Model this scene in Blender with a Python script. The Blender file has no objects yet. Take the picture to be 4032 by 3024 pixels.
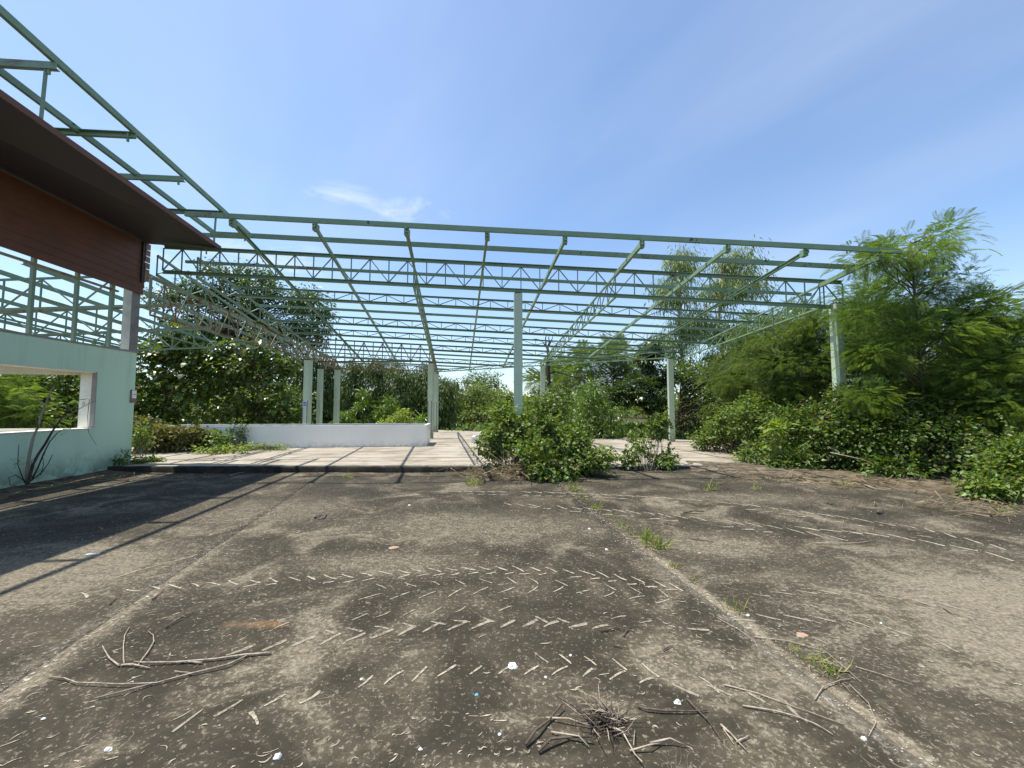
import bpy, math, random
import numpy as np
from mathutils import Vector

# ------------------------------------------------------------------ camera, sky, sun, exposure
sc = bpy.context.scene
col = sc.collection
F_PX, PITCH, CAM_Z = 1514.0, math.radians(3.35), 1.55
cd = bpy.data.cameras.new('camera'); cam = bpy.data.objects.new('camera', cd); col.objects.link(cam)
cd.sensor_width = 36.0; cd.lens = F_PX / 4032 * 36.0; cd.clip_start = 0.05; cd.clip_end = 6000
cam.location = (0, 0, CAM_Z); cam.rotation_euler = (math.pi / 2 + PITCH, 0, 0)
sc.camera = cam

SUN = Vector((-0.357, 0.035, 1.0)).normalized()          # direction towards the sun
sun_el = math.asin(SUN.z); sun_az = math.atan2(SUN.x, SUN.y)
w = bpy.data.worlds.new('World'); sc.world = w; w.use_nodes = True
wn, wl = w.node_tree.nodes, w.node_tree.links
wn.clear()
wout = wn.new('ShaderNodeOutputWorld'); bg = wn.new('ShaderNodeBackground'); bg.inputs[1].default_value = 0.15
sky = wn.new('ShaderNodeTexSky'); sky.sky_type = 'NISHITA'; sky.sun_disc = False
sky.sun_elevation = sun_el; sky.sun_rotation = sun_az
sky.altitude = 0; sky.air_density = 1.0; sky.dust_density = 0.8; sky.ozone_density = 1.0
tc = wn.new('ShaderNodeTexCoord')
# thin cirrus streaks and a few cumulus wisps, everywhere in the sky
sepw = wn.new('ShaderNodeSeparateXYZ'); wl.new(tc.outputs['Generated'], sepw.inputs[0])
zmax = wn.new('ShaderNodeMath'); zmax.operation = 'MAXIMUM'; zmax.inputs[1].default_value = 0.06; wl.new(sepw.outputs[2], zmax.inputs[0])
def wmath(op, a, b=None):
    n = wn.new('ShaderNodeMath'); n.operation = op
    for i, v in enumerate((a, b)):
        if v is None: continue
        if isinstance(v, (int, float)): n.inputs[i].default_value = v
        else: wl.new(v, n.inputs[i])
    return n.outputs[0]
u = wmath('DIVIDE', sepw.outputs[0], zmax.outputs[0]); v = wmath('DIVIDE', sepw.outputs[1], zmax.outputs[0])
cmb = wn.new('ShaderNodeCombineXYZ'); wl.new(u, cmb.inputs[0]); wl.new(v, cmb.inputs[1])
def wnoise(scale, detail, rough, dist, stretch=(1, 1, 1), rot=0.0, off=(0, 0, 0)):
    m = wn.new('ShaderNodeMapping'); m.vector_type = 'TEXTURE'; m.inputs['Scale'].default_value = stretch; m.inputs['Rotation'].default_value = (0, 0, rot)
    m.inputs['Location'].default_value = off
    wl.new(cmb.outputs[0], m.inputs[0])
    n = wn.new('ShaderNodeTexNoise'); n.inputs['Scale'].default_value = scale; n.inputs['Detail'].default_value = detail
    n.inputs['Roughness'].default_value = rough; n.inputs['Distortion'].default_value = dist
    wl.new(m.outputs[0], n.inputs['Vector']); return n.outputs['Fac']
def wramp(x, a, b, hi=1.0):
    n = wn.new('ShaderNodeMapRange'); n.interpolation_type = 'SMOOTHSTEP'
    n.inputs[1].default_value = a; n.inputs[2].default_value = b; n.inputs[3].default_value = 0; n.inputs[4].default_value = hi
    wl.new(x, n.inputs[0]); return n.outputs[0]
cir = wmath('MULTIPLY', wramp(wnoise(0.8, 6, 0.5, 0.4, (3.6, 1.3, 1), -1.05), 0.30, 0.80, 0.40), wramp(wnoise(0.35, 3, 0.5, 0.0, (1.6, 1, 1), -1.05, (2.1, 0.4, 0)), 0.35, 0.65))
def wblob(u0, v0, ru, rv):
    a_ = wmath('MULTIPLY', wmath('SUBTRACT', u, u0), 1 / ru); b_ = wmath('MULTIPLY', wmath('SUBTRACT', v, v0), 1 / rv)
    return wramp(wmath('SQRT', wmath('ADD', wmath('MULTIPLY', a_, a_), wmath('MULTIPLY', b_, b_))), 1.0, 0.25)
puff = wramp(wnoise(3.6, 8, 0.66, 0.6), 0.30, 0.74, 0.58)
spots = wmath('MAXIMUM', wblob(-0.80, 1.85, 0.30, 0.28), wmath('MAXIMUM', wblob(-0.52, 1.92, 0.38, 0.22), wblob(-1.9, 2.6, 1.2, 0.6)))
cum = wmath('MAXIMUM', wmath('MULTIPLY', puff, spots), wmath('MULTIPLY', wmath('MULTIPLY', wramp(wnoise(1.6, 7, 0.6, 0.35, (1, 1, 1), 0.0, (1.7, 0.4, 0)), 0.58, 0.78, 0.5), wramp(v, 2.2, 4.0)), 1.0))
cl = wmath('MAXIMUM', cir, cum)
hz = wn.new('ShaderNodeMapRange'); hz.inputs[1].default_value = 0.0; hz.inputs[2].default_value = 0.35
hz.inputs[3].default_value = 0.30; hz.inputs[4].default_value = 0.0; wl.new(sepw.outputs[2], hz.inputs[0])
cl = wmath('MAXIMUM', cl, hz.outputs[0])
mixw = wn.new('ShaderNodeMix'); mixw.data_type = 'RGBA'
tint = wn.new('ShaderNodeMix'); tint.data_type = 'RGBA'; tint.blend_type = 'MULTIPLY'; tint.inputs[0].default_value = 1.0
tint.inputs[7].default_value = (0.89, 0.98, 1.05, 1); wl.new(sky.outputs[0], tint.inputs[6])
wl.new(cl, mixw.inputs[0]); wl.new(tint.outputs[2], mixw.inputs[6]); mixw.inputs[7].default_value = (4.6, 5.0, 5.5, 1)
wl.new(mixw.outputs[2], bg.inputs[0]); wl.new(bg.outputs[0], wout.inputs[0])

sd = bpy.data.lights.new('sun', 'SUN'); sd.energy = 5.0; sd.angle = math.radians(0.53); sd.color = (1.0, 0.95, 0.87)
so = bpy.data.objects.new('sun', sd); col.objects.link(so)
so.rotation_euler = SUN.to_track_quat('Z', 'Y').to_euler(); so.location = (-8, 0, 20)
vs = sc.view_settings; vs.view_transform = 'Standard'; vs.look = 'None'; vs.gamma = 1.0; vs.exposure = 0.55; vs.use_curve_mapping = False
sc.cycles.max_bounces = 8; sc.cycles.transparent_max_bounces = 12

# ------------------------------------------------------------------ helpers
def at(px, py, Y):                         # point at depth Y seen at photo pixel (px, py)
    a, b = (px - 2016) / F_PX, -(py - 1512) / F_PX
    dy = math.cos(PITCH) - b * math.sin(PITCH); dz = math.sin(PITCH) + b * math.cos(PITCH)
    t = Y / dy
    return np.array([a * t, Y, CAM_Z + dz * t])
def gnd(px, py, z=0.0):
    a, b = (px - 2016) / F_PX, -(py - 1512) / F_PX
    dy = math.cos(PITCH) - b * math.sin(PITCH); dz = math.sin(PITCH) + b * math.cos(PITCH)
    t = (z - CAM_Z) / dz
    return np.array([a * t, dy * t, z])
WX, WY = np.array([0.9940, 0.1090, 0]), np.array([-0.1090, 0.9940, 0])
def W(a, b, z): return WX * a + WY * b + np.array([0, 0, z])       # axes of the wall on the left
def sst(a, b, x):
    t = np.clip((np.asarray(x, float) - a) / (b - a), 0, 1); return t * t * (3 - 2 * t)
def yard_z(x, y): return 0.105 * sst(-4, 4, x) * sst(4.5, 8.6, y) + 0.012 * np.sin(np.asarray(x) * 1.3 + 1) * np.sin(np.asarray(y) * 0.9) * sst(2, 5, y)
SLAB = 0.14
def tag(o, label=None, cat=None, group=None, kind=None):
    if label: o['label'] = label
    if cat: o['category'] = cat
    if group: o['group'] = group
    if kind: o['kind'] = kind
    return o
def empty(name, loc, label=None, cat=None, group=None, kind=None):
    o = bpy.data.objects.new(name, None); col.objects.link(o); o.location = Vector([float(c) for c in loc]); o.empty_display_size = 0.2
    return tag(o, label, cat, group, kind)
def root_loc(o):
    l = Vector((0, 0, 0))
    while o is not None: l = l + o.location; o = o.parent
    return np.array(l)
def link_mesh(name, me, mat, parent=None):
    if mat is not None: me.materials.append(mat)
    o = bpy.data.objects.new(name, me); col.objects.link(o)
    if parent is not None: o.parent = parent
    return o
def np_mesh(name, V, loops, starts, totals, mat, parent=None, smooth=False, loc=None):
    V = np.asarray(V, np.float32)
    off = np.zeros(3)
    if parent is not None: off = root_loc(parent)
    elif loc is not None: off = np.asarray(loc, float)
    V = V - off.astype(np.float32)
    me = bpy.data.meshes.new(name)
    me.vertices.add(len(V)); me.vertices.foreach_set('co', V.ravel())
    me.loops.add(len(loops)); me.loops.foreach_set('vertex_index', np.asarray(loops, np.int32))
    me.polygons.add(len(starts)); me.polygons.foreach_set('loop_start', np.asarray(starts, np.int32))
    me.polygons.foreach_set('loop_total', np.asarray(totals, np.int32))
    me.polygons.foreach_set('use_smooth', np.full(len(starts), bool(smooth)))
    me.update(calc_edges=True); me.validate()
    o = link_mesh(name, me, mat, parent)
    if parent is None and loc is not None: o.location = Vector([float(c) for c in loc])
    return o
class MB:
    def __init__(s): s.v = []; s.f = []
    def add(s, vs_, fs):
        n = len(s.v); s.v += [tuple(float(c) for c in p) for p in vs_]; s.f += [tuple(n + i for i in f) for f in fs]; return s
    def box(s, lo, hi):
        x0, y0, z0 = lo; x1, y1, z1 = hi
        return s.hexa([(x0, y0, z0), (x1, y0, z0), (x1, y1, z0), (x0, y1, z0), (x0, y0, z1), (x1, y0, z1), (x1, y1, z1), (x0, y1, z1)])
    def hexa(s, p): return s.add(p, [(0, 3, 2, 1), (4, 5, 6, 7), (0, 1, 5, 4), (1, 2, 6, 5), (2, 3, 7, 6), (3, 0, 4, 7)])
    def frame(s, a, b, up=(0, 0, 1)):
        a = np.array(a, float); b = np.array(b, float); d = b - a; d = d / np.linalg.norm(d)
        up = np.array(up, float)
        if abs(d @ up) > 0.98: up = np.array([0, 1.0, 0])
        sx = np.cross(d, up); sx /= np.linalg.norm(sx); u_ = np.cross(sx, d)
        return a, b, sx, u_
    def bar(s, a, b, w_, h_, up=(0, 0, 1)):
        a, b, sx, u_ = s.frame(a, b, up); P = []
        for q in (a, b): P += [q - sx * w_ / 2 - u_ * h_ / 2, q + sx * w_ / 2 - u_ * h_ / 2, q + sx * w_ / 2 + u_ * h_ / 2, q - sx * w_ / 2 + u_ * h_ / 2]
        return s.add(P, [(3, 2, 1, 0), (4, 5, 6, 7), (0, 1, 5, 4), (1, 2, 6, 5), (2, 3, 7, 6), (3, 0, 4, 7)])
    def channel(s, a, b, w_, h_, t=0.012, up=(0, 0, 1), flip=1):
        a, b, sx, u_ = s.frame(a, b, up); sx = sx * flip
        pr = [(0, 0), (w_, 0), (w_, t), (t, t), (t, h_ - t), (w_, h_ - t), (w_, h_), (0, h_)]
        P = [q + sx * (x - w_ / 2) + u_ * (y - h_ / 2) for q in (a, b) for x, y in pr]
        fs = [(i, (i + 1) % 8, 8 + (i + 1) % 8, 8 + i) for i in range(8)] + [(0, 1, 2, 3), (3, 4, 7, 0), (4, 5, 6, 7), (11, 10, 9, 8), (8, 15, 12, 11), (15, 14, 13, 12)]
        if flip < 0: fs = [f[::-1] for f in fs]
        return s.add(P, fs)
    def tube(s, pts, rad, n=5, cap=True):
        pts = [np.array(p, float) for p in pts]
        if isinstance(rad, (int, float)): rad = [rad] * len(pts)
        base = len(s.v); V = []
        ref = np.array([0.3, 0.2, 0.9])
        for i, p in enumerate(pts):
            d = pts[min(i + 1, len(pts) - 1)] - pts[max(i - 1, 0)]; d = d / (np.linalg.norm(d) + 1e-9)
            r = ref if abs(d @ ref) < 0.95 else np.array([1.0, 0, 0])
            sx = np.cross(d, r); sx /= np.linalg.norm(sx); u_ = np.cross(sx, d)
            for k in range(n):
                a = 2 * math.pi * k / n; V.append(p + (sx * math.cos(a) + u_ * math.sin(a)) * rad[i])
        fs = []
        for i in range(len(pts) - 1):
            for k in range(n):
                k2 = (k + 1) % n; fs.append((i * n + k, i * n + k2, (i + 1) * n + k2, (i + 1) * n + k))
        if cap: fs += [tuple(range(n))[::-1], tuple(range((len(pts) - 1) * n, len(pts) * n))]
        return s.add(V, fs)
    def build(s, name, mat, parent=None, smooth=False, loc=None):
        loops = []; starts = []; tot = []
        for f in s.f: starts.append(len(loops)); tot.append(len(f)); loops += f
        return np_mesh(name, np.array(s.v), loops, starts, tot, mat, parent, smooth, loc)

# ------------------------------------------------------------------ materials
def nodes(m): m.use_nodes = True; nt = m.node_tree; return nt, nt.nodes, nt.links, nt.nodes['Principled BSDF']
class NT:
    def __init__(s, name):
        s.m = bpy.data.materials.new(name); s.nt, s.n, s.l, s.b = nodes(s.m)
        s.tc = s.n.new('ShaderNodeTexCoord')
    def _in(s, sock, v):
        if v is None: return
        if isinstance(v, (int, float)): sock.default_value = v
        elif isinstance(v, tuple): sock.default_value = v if len(v) != 3 or sock.type == 'VECTOR' else (*v, 1)
        else: s.l.new(v, sock)
    def noise(s, scale, detail=4, rough=0.55, dist=0.0, stretch=(1, 1, 1), coord='Object', off=(0, 0, 0), rot=0):
        mp = s.n.new('ShaderNodeMapping'); mp.inputs['Scale'].default_value = stretch; mp.inputs['Location'].default_value = off
        mp.inputs['Rotation'].default_value = (0, 0, rot)
        s.l.new(s.tc.outputs[coord], mp.inputs[0])
        t = s.n.new('ShaderNodeTexNoise'); t.inputs['Scale'].default_value = scale; t.inputs['Detail'].default_value = detail
        t.inputs['Roughness'].default_value = rough; t.inputs['Distortion'].default_value = dist
        s.l.new(mp.outputs[0], t.inputs['Vector']); return t.outputs['Fac']
    def math(s, op, a, b=None, c=None):
        t = s.n.new('ShaderNodeMath'); t.operation = op
        s._in(t.inputs[0], a); s._in(t.inputs[1], b)
        if c is not None: s._in(t.inputs[2], c)
        return t.outputs[0]
    def ramp(s, x, a, b, lo=0.0, hi=1.0):
        t = s.n.new('ShaderNodeMapRange'); t.interpolation_type = 'SMOOTHSTEP'
        s._in(t.inputs[0], x); t.inputs[1].default_value = a; t.inputs[2].default_value = b; t.inputs[3].default_value = lo; t.inputs[4].default_value = hi
        return t.outputs[0]
    def mix(s, f, a, b):
        t = s.n.new('ShaderNodeMix'); t.data_type = 'RGBA'
        s._in(t.inputs[0], f); s._in(t.inputs[6], a); s._in(t.inputs[7], b); return t.outputs[2]
    def sep(s, coord='Object'):
        t = s.n.new('ShaderNodeSeparateXYZ'); s.l.new(s.tc.outputs[coord], t.inputs[0]); return t.outputs
    def bump(s, h, strength=0.3, dist=0.01):
        t = s.n.new('ShaderNodeBump'); t.inputs['Strength'].default_value = strength; t.inputs['Distance'].default_value = dist
        s.l.new(h, t.inputs['Height']); s.l.new(t.outputs[0], s.b.inputs['Normal'])
    def out(s, color=None, rough=None, spec=None, metal=None):
        s._in(s.b.inputs['Base Color'], color)
        if rough is not None: s._in(s.b.inputs['Roughness'], rough)
        if spec is not None: s._in(s.b.inputs['Specular IOR Level'], spec)
        if metal is not None: s._in(s.b.inputs['Metallic'], metal)
        return s.m

def paint(name, c, dirty, amt=0.5, rough=0.5, peel=None, peel_amt=0.66, scale=2.0, rusty=0.0):
    t = NT(name)
    n1 = t.noise(scale, 6, 0.6, 0.3); n2 = t.noise(scale * 9, 5, 0.6)
    cc = t.mix(t.ramp(n1, 0.35, 0.75, 0, amt), c, dirty)
    cc = t.mix(t.ramp(n2, 0.45, 0.8, 0, 0.35), cc, tuple(x * 0.6 for x in c))
    if rusty > 0:
        n4 = t.noise(scale * 0.6, 5, 0.65, 0.5, off=(4.1, 7, 2))
        cc = t.mix(t.ramp(n4, 0.62 - rusty, 0.72 - rusty, 0, 0.85), cc, (0.16, 0.075, 0.04))
    if peel is not None:
        n3 = t.noise(scale * 1.4, 7, 0.62, 0.2, off=(9, 3, 1)); cc = t.mix(t.ramp(n3, peel_amt, peel_amt + 0.02), cc, peel)
    t.bump(n2, 0.15, 0.004)
    return t.out(cc, rough, 0.4)
M = {}
M['steel'] = paint('green_steel_paint', (0.175, 0.275, 0.15), (0.25, 0.33, 0.24), 0.8, 0.5, (0.05, 0.042, 0.042), 0.665, 1.7, 0.015)
M['steel_far'] = paint('green_steel_weathered', (0.18, 0.27, 0.17), (0.23, 0.27, 0.19), 0.8, 0.55, (0.12, 0.07, 0.045), 0.70, 1.6)
M['steel_rust'] = paint('rusty_green_steel', (0.24, 0.25, 0.16), (0.24, 0.15, 0.085), 0.95, 0.65, (0.19, 0.095, 0.045), 0.53, 1.8)
t = NT('mint_column_paint'); sx_, sy_, sz_ = t.sep()
n1 = t.noise(1.1, 6, 0.6, 0.3); n2 = t.noise(14, 5, 0.65); n3 = t.noise(7, 5, 0.65, 0.2, (1, 1, 0.06))
c = t.mix(t.ramp(n1, 0.35, 0.75, 0, 0.7), (0.46, 0.56, 0.41), (0.40, 0.47, 0.35))
c = t.mix(t.ramp(n3, 0.52, 0.74, 0, 0.55), c, (0.27, 0.29, 0.21)); c = t.mix(t.ramp(n2, 0.62, 0.68, 0, 0.7), c, (0.33, 0.31, 0.25))
c = t.mix(t.math('MULTIPLY', t.ramp(sz_, 0.0, 0.55, 0.85, 0.0), t.ramp(n2, 0.30, 0.58)), c, (0.12, 0.10, 0.07))
t.bump(n2, 0.2, 0.004); M['column'] = t.out(c, 0.6, 0.35)
M['column_bare'] = paint('bare_grey_steel', (0.23, 0.22, 0.20), (0.15, 0.12, 0.10), 0.8, 0.6, (0.18, 0.09, 0.05), 0.66, 3.0)
M['cream'] = paint('peeling_cream_paint', (0.64, 0.61, 0.50), (0.40, 0.38, 0.30), 0.8, 0.6, (0.16, 0.05, 0.03), 0.71, 2.4)
M['dark_cap'] = paint('dark_bitumen', (0.03, 0.03, 0.035), (0.05, 0.04, 0.04), 0.5, 0.6)
M['clad'] = paint('brown_lap_siding', (0.150, 0.060, 0.032), (0.105, 0.046, 0.028), 0.8, 0.6)
M['clad_end'] = paint('bare_board_ends', (0.26, 0.17, 0.12), (0.18, 0.11, 0.08), 0.8, 0.7)
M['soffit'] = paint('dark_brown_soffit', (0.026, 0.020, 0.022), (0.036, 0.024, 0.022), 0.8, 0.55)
M['reveal'] = paint('off_white_reveal', (0.80, 0.77, 0.66), (0.70, 0.67, 0.56), 0.7, 0.7)
M['grey_bare'] = paint('bare_grey_render', (0.30, 0.29, 0.27), (0.20, 0.18, 0.16), 0.8, 0.8)
# mint wall
t = NT('mint_wall_paint')
sx_, sy_, sz_ = t.sep()
n1 = t.noise(0.9, 6, 0.6, 0.4); n2 = t.noise(40, 4, 0.5); n3 = t.noise(4.5, 6, 0.65, 0.2, (1, 1, 0.07))
c = t.mix(t.ramp(n1, 0.3, 0.75, 0, 0.6), (0.54, 0.715, 0.535), (0.48, 0.63, 0.465))
c = t.mix(t.math('MULTIPLY', t.ramp(n3, 0.50, 0.72, 0, 0.5), t.ramp(sz_, 1.0, 2.9, 0.35, 1.0)), c, (0.36, 0.44, 0.32))
foot = t.math('MULTIPLY', t.ramp(sz_, 0.0, 0.7, 1.0, 0.0), t.ramp(t.noise(2.5, 6, 0.7, 0.5), 0.35, 0.62))
c = t.mix(t.math('MULTIPLY', foot, 0.75), c, (0.09, 0.115, 0.07))
t.bump(n2, 0.25, 0.004); M['wall'] = t.out(c, 0.75, 0.3)
# planter tiles
t = NT('white_glazed_tile'); gw = t.n.new('ShaderNodeNewGeometry'); t.tc = type('T', (), {'outputs': {'Object': gw.outputs['Position']}})()
n1 = t.noise(0.9, 6, 0.6); n2 = t.noise(7, 4, 0.6)
sx_, sy_, sz_ = t.sep()
c = t.mix(t.ramp(n1, 0.4, 0.75, 0, 0.5), (0.86, 0.84, 0.80), (0.78, 0.75, 0.70))
c = t.mix(t.math('MULTIPLY', t.ramp(sz_, 0.14, 0.42, 0.7, 0.0), t.ramp(n2, 0.4, 0.7)), c, (0.55, 0.46, 0.37))
M['tile'] = t.out(c, 0.35, 0.5)
M['grout'] = paint('grey_grout', (0.80, 0.78, 0.74), (0.72, 0.69, 0.64), 0.8, 0.85)

# concrete yard
JA, JB = gnd(2290, 1985), gnd(3300, 2750)      # main joint
JC, JD = gnd(900, 2120), gnd(130, 2640)        # left joint
t = NT('algae_stained_concrete')
ox, oy, oz = t.sep()
big = t.noise(0.35, 6, 0.6, 0.6); mid = t.noise(1.3, 8, 0.62, 0.8, (1, 1.0, 1)); sm = t.noise(6, 8, 0.7, 0.6)
fine = t.noise(30, 6, 0.7); grit = t.noise(110, 3, 0.6)
c = t.mix(t.ramp(mid, 0.30, 0.72), (0.025, 0.0208, 0.0118), (0.060, 0.0496, 0.0305))
# pale concrete shows through the black film in ragged flakes; its density follows worn areas, joints and random wear
def joint_dist(A, B):
    d = (B - A)[:2]; d = d / np.linalg.norm(d); nx, ny = d[1], -d[0]; k = nx * A[0] + ny * A[1]
    return t.math('SUBTRACT', t.math('ADD', t.math('MULTIPLY', ox, float(nx)), t.math('MULTIPLY', oy, float(ny))), float(k))
def blob(x0, y0, rx, ry, wav=2.2):
    a = t.math('MULTIPLY', t.math('SUBTRACT', ox, x0), 1 / rx); b = t.math('MULTIPLY', t.math('SUBTRACT', oy, y0), 1 / ry)
    r = t.math('SQRT', t.math('ADD', t.math('MULTIPLY', a, a), t.math('MULTIPLY', b, b)))
    return t.ramp(t.math('ADD', r, t.math('MULTIPLY', t.math('SUBTRACT', mid, 0.5), wav)), 0.35, 1.2, 1, 0)
dens = t.math('MULTIPLY', t.ramp(mid, 0.42, 0.66), t.ramp(t.noise(0.55, 5, 0.6, 0.5, off=(3, 8, 0)), 0.36, 0.60, 0.15, 0.85))
for args, am in (((4.4, 2.7, 2.3, 1.6), 1.0), ((-4.6, 3.6, 1.8, 1.1), .8), ((2.3, 4.4, 0.9, 0.5), .7), ((-1.2, 3.9, 1.1, 0.35), .6), ((-0.5, 5.1, 2.0, 0.7), .6), ((-3.6, 5.8, 1.3, 0.9), .55), ((0.9, 2.45, .22, .10), .9), ((3.9, 6.4, 1.6, .4), .5)):
    dens = t.math('MAXIMUM', dens, t.math('MULTIPLY', blob(*args), am))
wob = t.math('MULTIPLY', t.math('SUBTRACT', t.noise(1.6, 6, 0.7), 0.5), 0.42)
wht = None
for A_, B_, wd, am in ((JA, JB, 0.16, 1.0), (JC, JD, 0.24, 0.75)):
    e = t.math('ABSOLUTE', t.math('ADD', joint_dist(A_, B_), wob))
    fade = t.ramp(oy, 3.6, 5.6, 1.0, 0.12)
    dens = t.math('MAXIMUM', dens, t.math('MULTIPLY', fade, t.ramp(e, 0.02, wd, am, 0)))
    w1 = t.math('MULTIPLY', t.math('MULTIPLY', fade, t.ramp(e, 0.02, wd * 0.55, 1, 0)), t.ramp(t.noise(26, 4, 0.7), 0.58, 0.63)); wht = w1 if wht is None else t.math('MAXIMUM', wht, w1)
tex = t.noise(9, 10, 0.80, 0.5, (0.75, 1.35, 1), rot=0.2); tex2 = t.noise(36, 6, 0.74, 0.4)
fl = t.ramp(t.math('ADD', tex, t.math('MULTIPLY', dens, 0.18)), 0.56, 0.70)
fl2 = t.ramp(t.math('ADD', tex2, t.math('MULTIPLY', dens, 0.10)), 0.575, 0.63)
c = t.mix(t.math('MULTIPLY', dens, 0.38), c, (0.215, 0.180, 0.122))
c = t.mix(t.math('MULTIPLY', fl, 0.42), c, t.mix(t.noise(2.0, 4, 0.6), (0.21, 0.172, 0.115), (0.35, 0.295, 0.205)))
c = t.mix(t.math('MULTIPLY', fl2, 0.58), c, (0.32, 0.28, 0.205))
wv = t.math('ABSOLUTE', t.math('SUBTRACT', t.noise(6.5, 2, 0.5, 1.2, off=(2, 2, 7)), 0.5))
wrm = t.math('MULTIPLY', t.ramp(wv, 0.003, 0.011, 1, 0), t.ramp(t.noise(4.3, 4, 0.6, 0, off=(8, 1, 3)), 0.53, 0.60))
wrm = t.math('MULTIPLY', wrm, t.ramp(sm, 0.45, 0.55))
c = t.mix(t.math('MULTIPLY', wrm, 0.6), c, (0.31, 0.28, 0.21))
c = t.mix(t.math('MULTIPLY', wht, 0.85), c, (0.55, 0.52, 0.45))
rs = t.math('MULTIPLY', blob(-1.83, 2.84, 0.25, 0.055), t.ramp(sm, 0.38, 0.62))
c = t.mix(t.math('MULTIPLY', rs, 0.6), c, (0.32, 0.17, 0.075))
c = t.mix(t.ramp(fine, 0.35, 0.7, 0.35, 0.0), c, (0.02, 0.018, 0.014))
hgt = t.math('ADD', t.math('MULTIPLY', fine, 0.6), t.math('MULTIPLY', grit, 0.4))
t.bump(hgt, 0.6, 0.008); M['yard'] = t.out(c, 0.88, 0.25)
# building slab
t = NT('bleached_floor_concrete')
a = t.noise(0.9, 7, 0.65, 0.6); b = t.noise(3.0, 7, 0.7, 0.3, (0.35, 1.6, 1)); s2 = t.noise(28, 5, 0.65)
c = t.mix(t.ramp(b, 0.35, 0.68), (0.40, 0.36, 0.285), (0.25, 0.215, 0.16))
c = t.mix(t.math('MULTIPLY', t.ramp(a, 0.44, 0.66), 0.7), c, (0.19, 0.15, 0.105))
c = t.mix(t.ramp(s2, 0.5, 0.75, 0, 0.45), c, (0.20, 0.17, 0.13))
t.bump(s2, 0.3, 0.005); M['slab'] = t.out(c, 0.85, 0.25)
t = NT('mossy_kerb'); a = t.noise(3, 7, 0.65, 0.4); s2 = t.noise(30, 5, 0.65)
c = t.mix(t.ramp(a, 0.35, 0.75), (0.018, 0.017, 0.014), (0.06, 0.052, 0.04)); t.bump(s2, 0.4, 0.008); M['kerb'] = t.out(c, 0.9, 0.2)
t = NT('soil'); a = t.noise(0.5, 8, 0.65, 0.4); s2 = t.noise(14, 6, 0.7)
c = t.mix(t.ramp(a, 0.35, 0.7), (0.085, 0.062, 0.038), (0.045, 0.06, 0.022)); c = t.mix(t.ramp(s2, 0.5, 0.7, 0, 0.6), c, (0.17, 0.13, 0.085))
t.bump(s2, 0.6, 0.03); M['soil'] = t.out(c, 0.95, 0.15)
t = NT('dry_litter'); a = t.noise(5, 7, 0.7, 0.4); s2 = t.noise(40, 5, 0.7)
c = t.mix(t.ramp(a, 0.35, 0.7), (0.055, 0.045, 0.03), (0.19, 0.15, 0.10)); t.bump(s2, 0.6, 0.015); M['litter'] = t.out(c, 0.95, 0.15)

def bark(name, c1, c2, scale=9):
    t = NT(name); n = t.noise(scale, 6, 0.65, 0.3, (1, 1, 0.3)); t.bump(n, 0.5, 0.01)
    return t.out(t.mix(t.ramp(n, 0.35, 0.7), c1, c2), 0.9, 0.2)
M['bark'] = bark('grey_brown_bark', (0.075, 0.058, 0.042), (0.16, 0.13, 0.10))
M['bark_pale'] = bark('pale_stem_bark', (0.20, 0.165, 0.12), (0.34, 0.30, 0.23))
M['bark_dark'] = bark('dark_stem_bark', (0.035, 0.027, 0.022), (0.09, 0.07, 0.055))
M['twig'] = bark('dry_grey_twig', (0.24, 0.19, 0.14), (0.45, 0.385, 0.30), 30)
M['twig_dark'] = bark('dark_dry_twig', (0.06, 0.045, 0.035), (0.14, 0.11, 0.085), 20)

def leafmat(name, cols, rough=0.42, trans=0.38, spec=0.5):
    t = NT(name)
    g = t.n.new('ShaderNodeNewGeometry'); cr = t.n.new('ShaderNodeValToRGB'); t.l.new(g.outputs['Random Per Island'], cr.inputs[0])
    el = cr.color_ramp.elements
    while len(el) < len(cols): el.new(0.5)
    for i, (p, c) in enumerate(cols): el[i].position = p; el[i].color = (*c, 1)
    big = t.noise(0.8, 3, 0.5)
    cc = t.mix(t.ramp(big, 0.35, 0.7, 0.0, 0.35), cr.outputs[0], tuple(x * 0.6 for x in cols[0][1]))
    t.out(cc, rough, spec)
    tr = t.n.new('ShaderNodeBsdfTranslucent'); br = t.n.new('ShaderNodeMix'); br.data_type = 'RGBA'; br.blend_type = 'MULTIPLY'; br.inputs[0].default_value = 1
    t.l.new(cc, br.inputs[6]); br.inputs[7].default_value = (1.5, 1.5, 0.55, 1)
    t.l.new(br.outputs[2], tr.inputs[0])
    ms = t.n.new('ShaderNodeMixShader'); ms.inputs[0].default_value = trans
    t.l.new(t.b.outputs[0], ms.inputs[1]); t.l.new(tr.outputs[0], ms.inputs[2])
    t.l.new(ms.outputs[0], t.n['Material Output'].inputs[0]); return t.m
L = {}
L['heart'] = leafmat('heart_leaf', [(0, (0.095, 0.157, 0.025)), (0.5, (0.125, 0.207, 0.032)), (0.9, (0.176, 0.251, 0.043)), (1, (0.279, 0.251, 0.057))], 0.45)
L['heart_dark'] = leafmat('heart_leaf_dark', [(0, (0.072, 0.128, 0.021)), (0.5, (0.095, 0.166, 0.027)), (0.93, (0.142, 0.199, 0.034)), (1, (0.267, 0.212, 0.057))], 0.45)
L['feather'] = leafmat('feathery_leaf', [(0, (0.114, 0.189, 0.044)), (0.5, (0.156, 0.248, 0.057)), (0.85, (0.198, 0.295, 0.071)), (1, (0.240, 0.260, 0.074))], 0.55, 0.42, 0.35)
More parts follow.
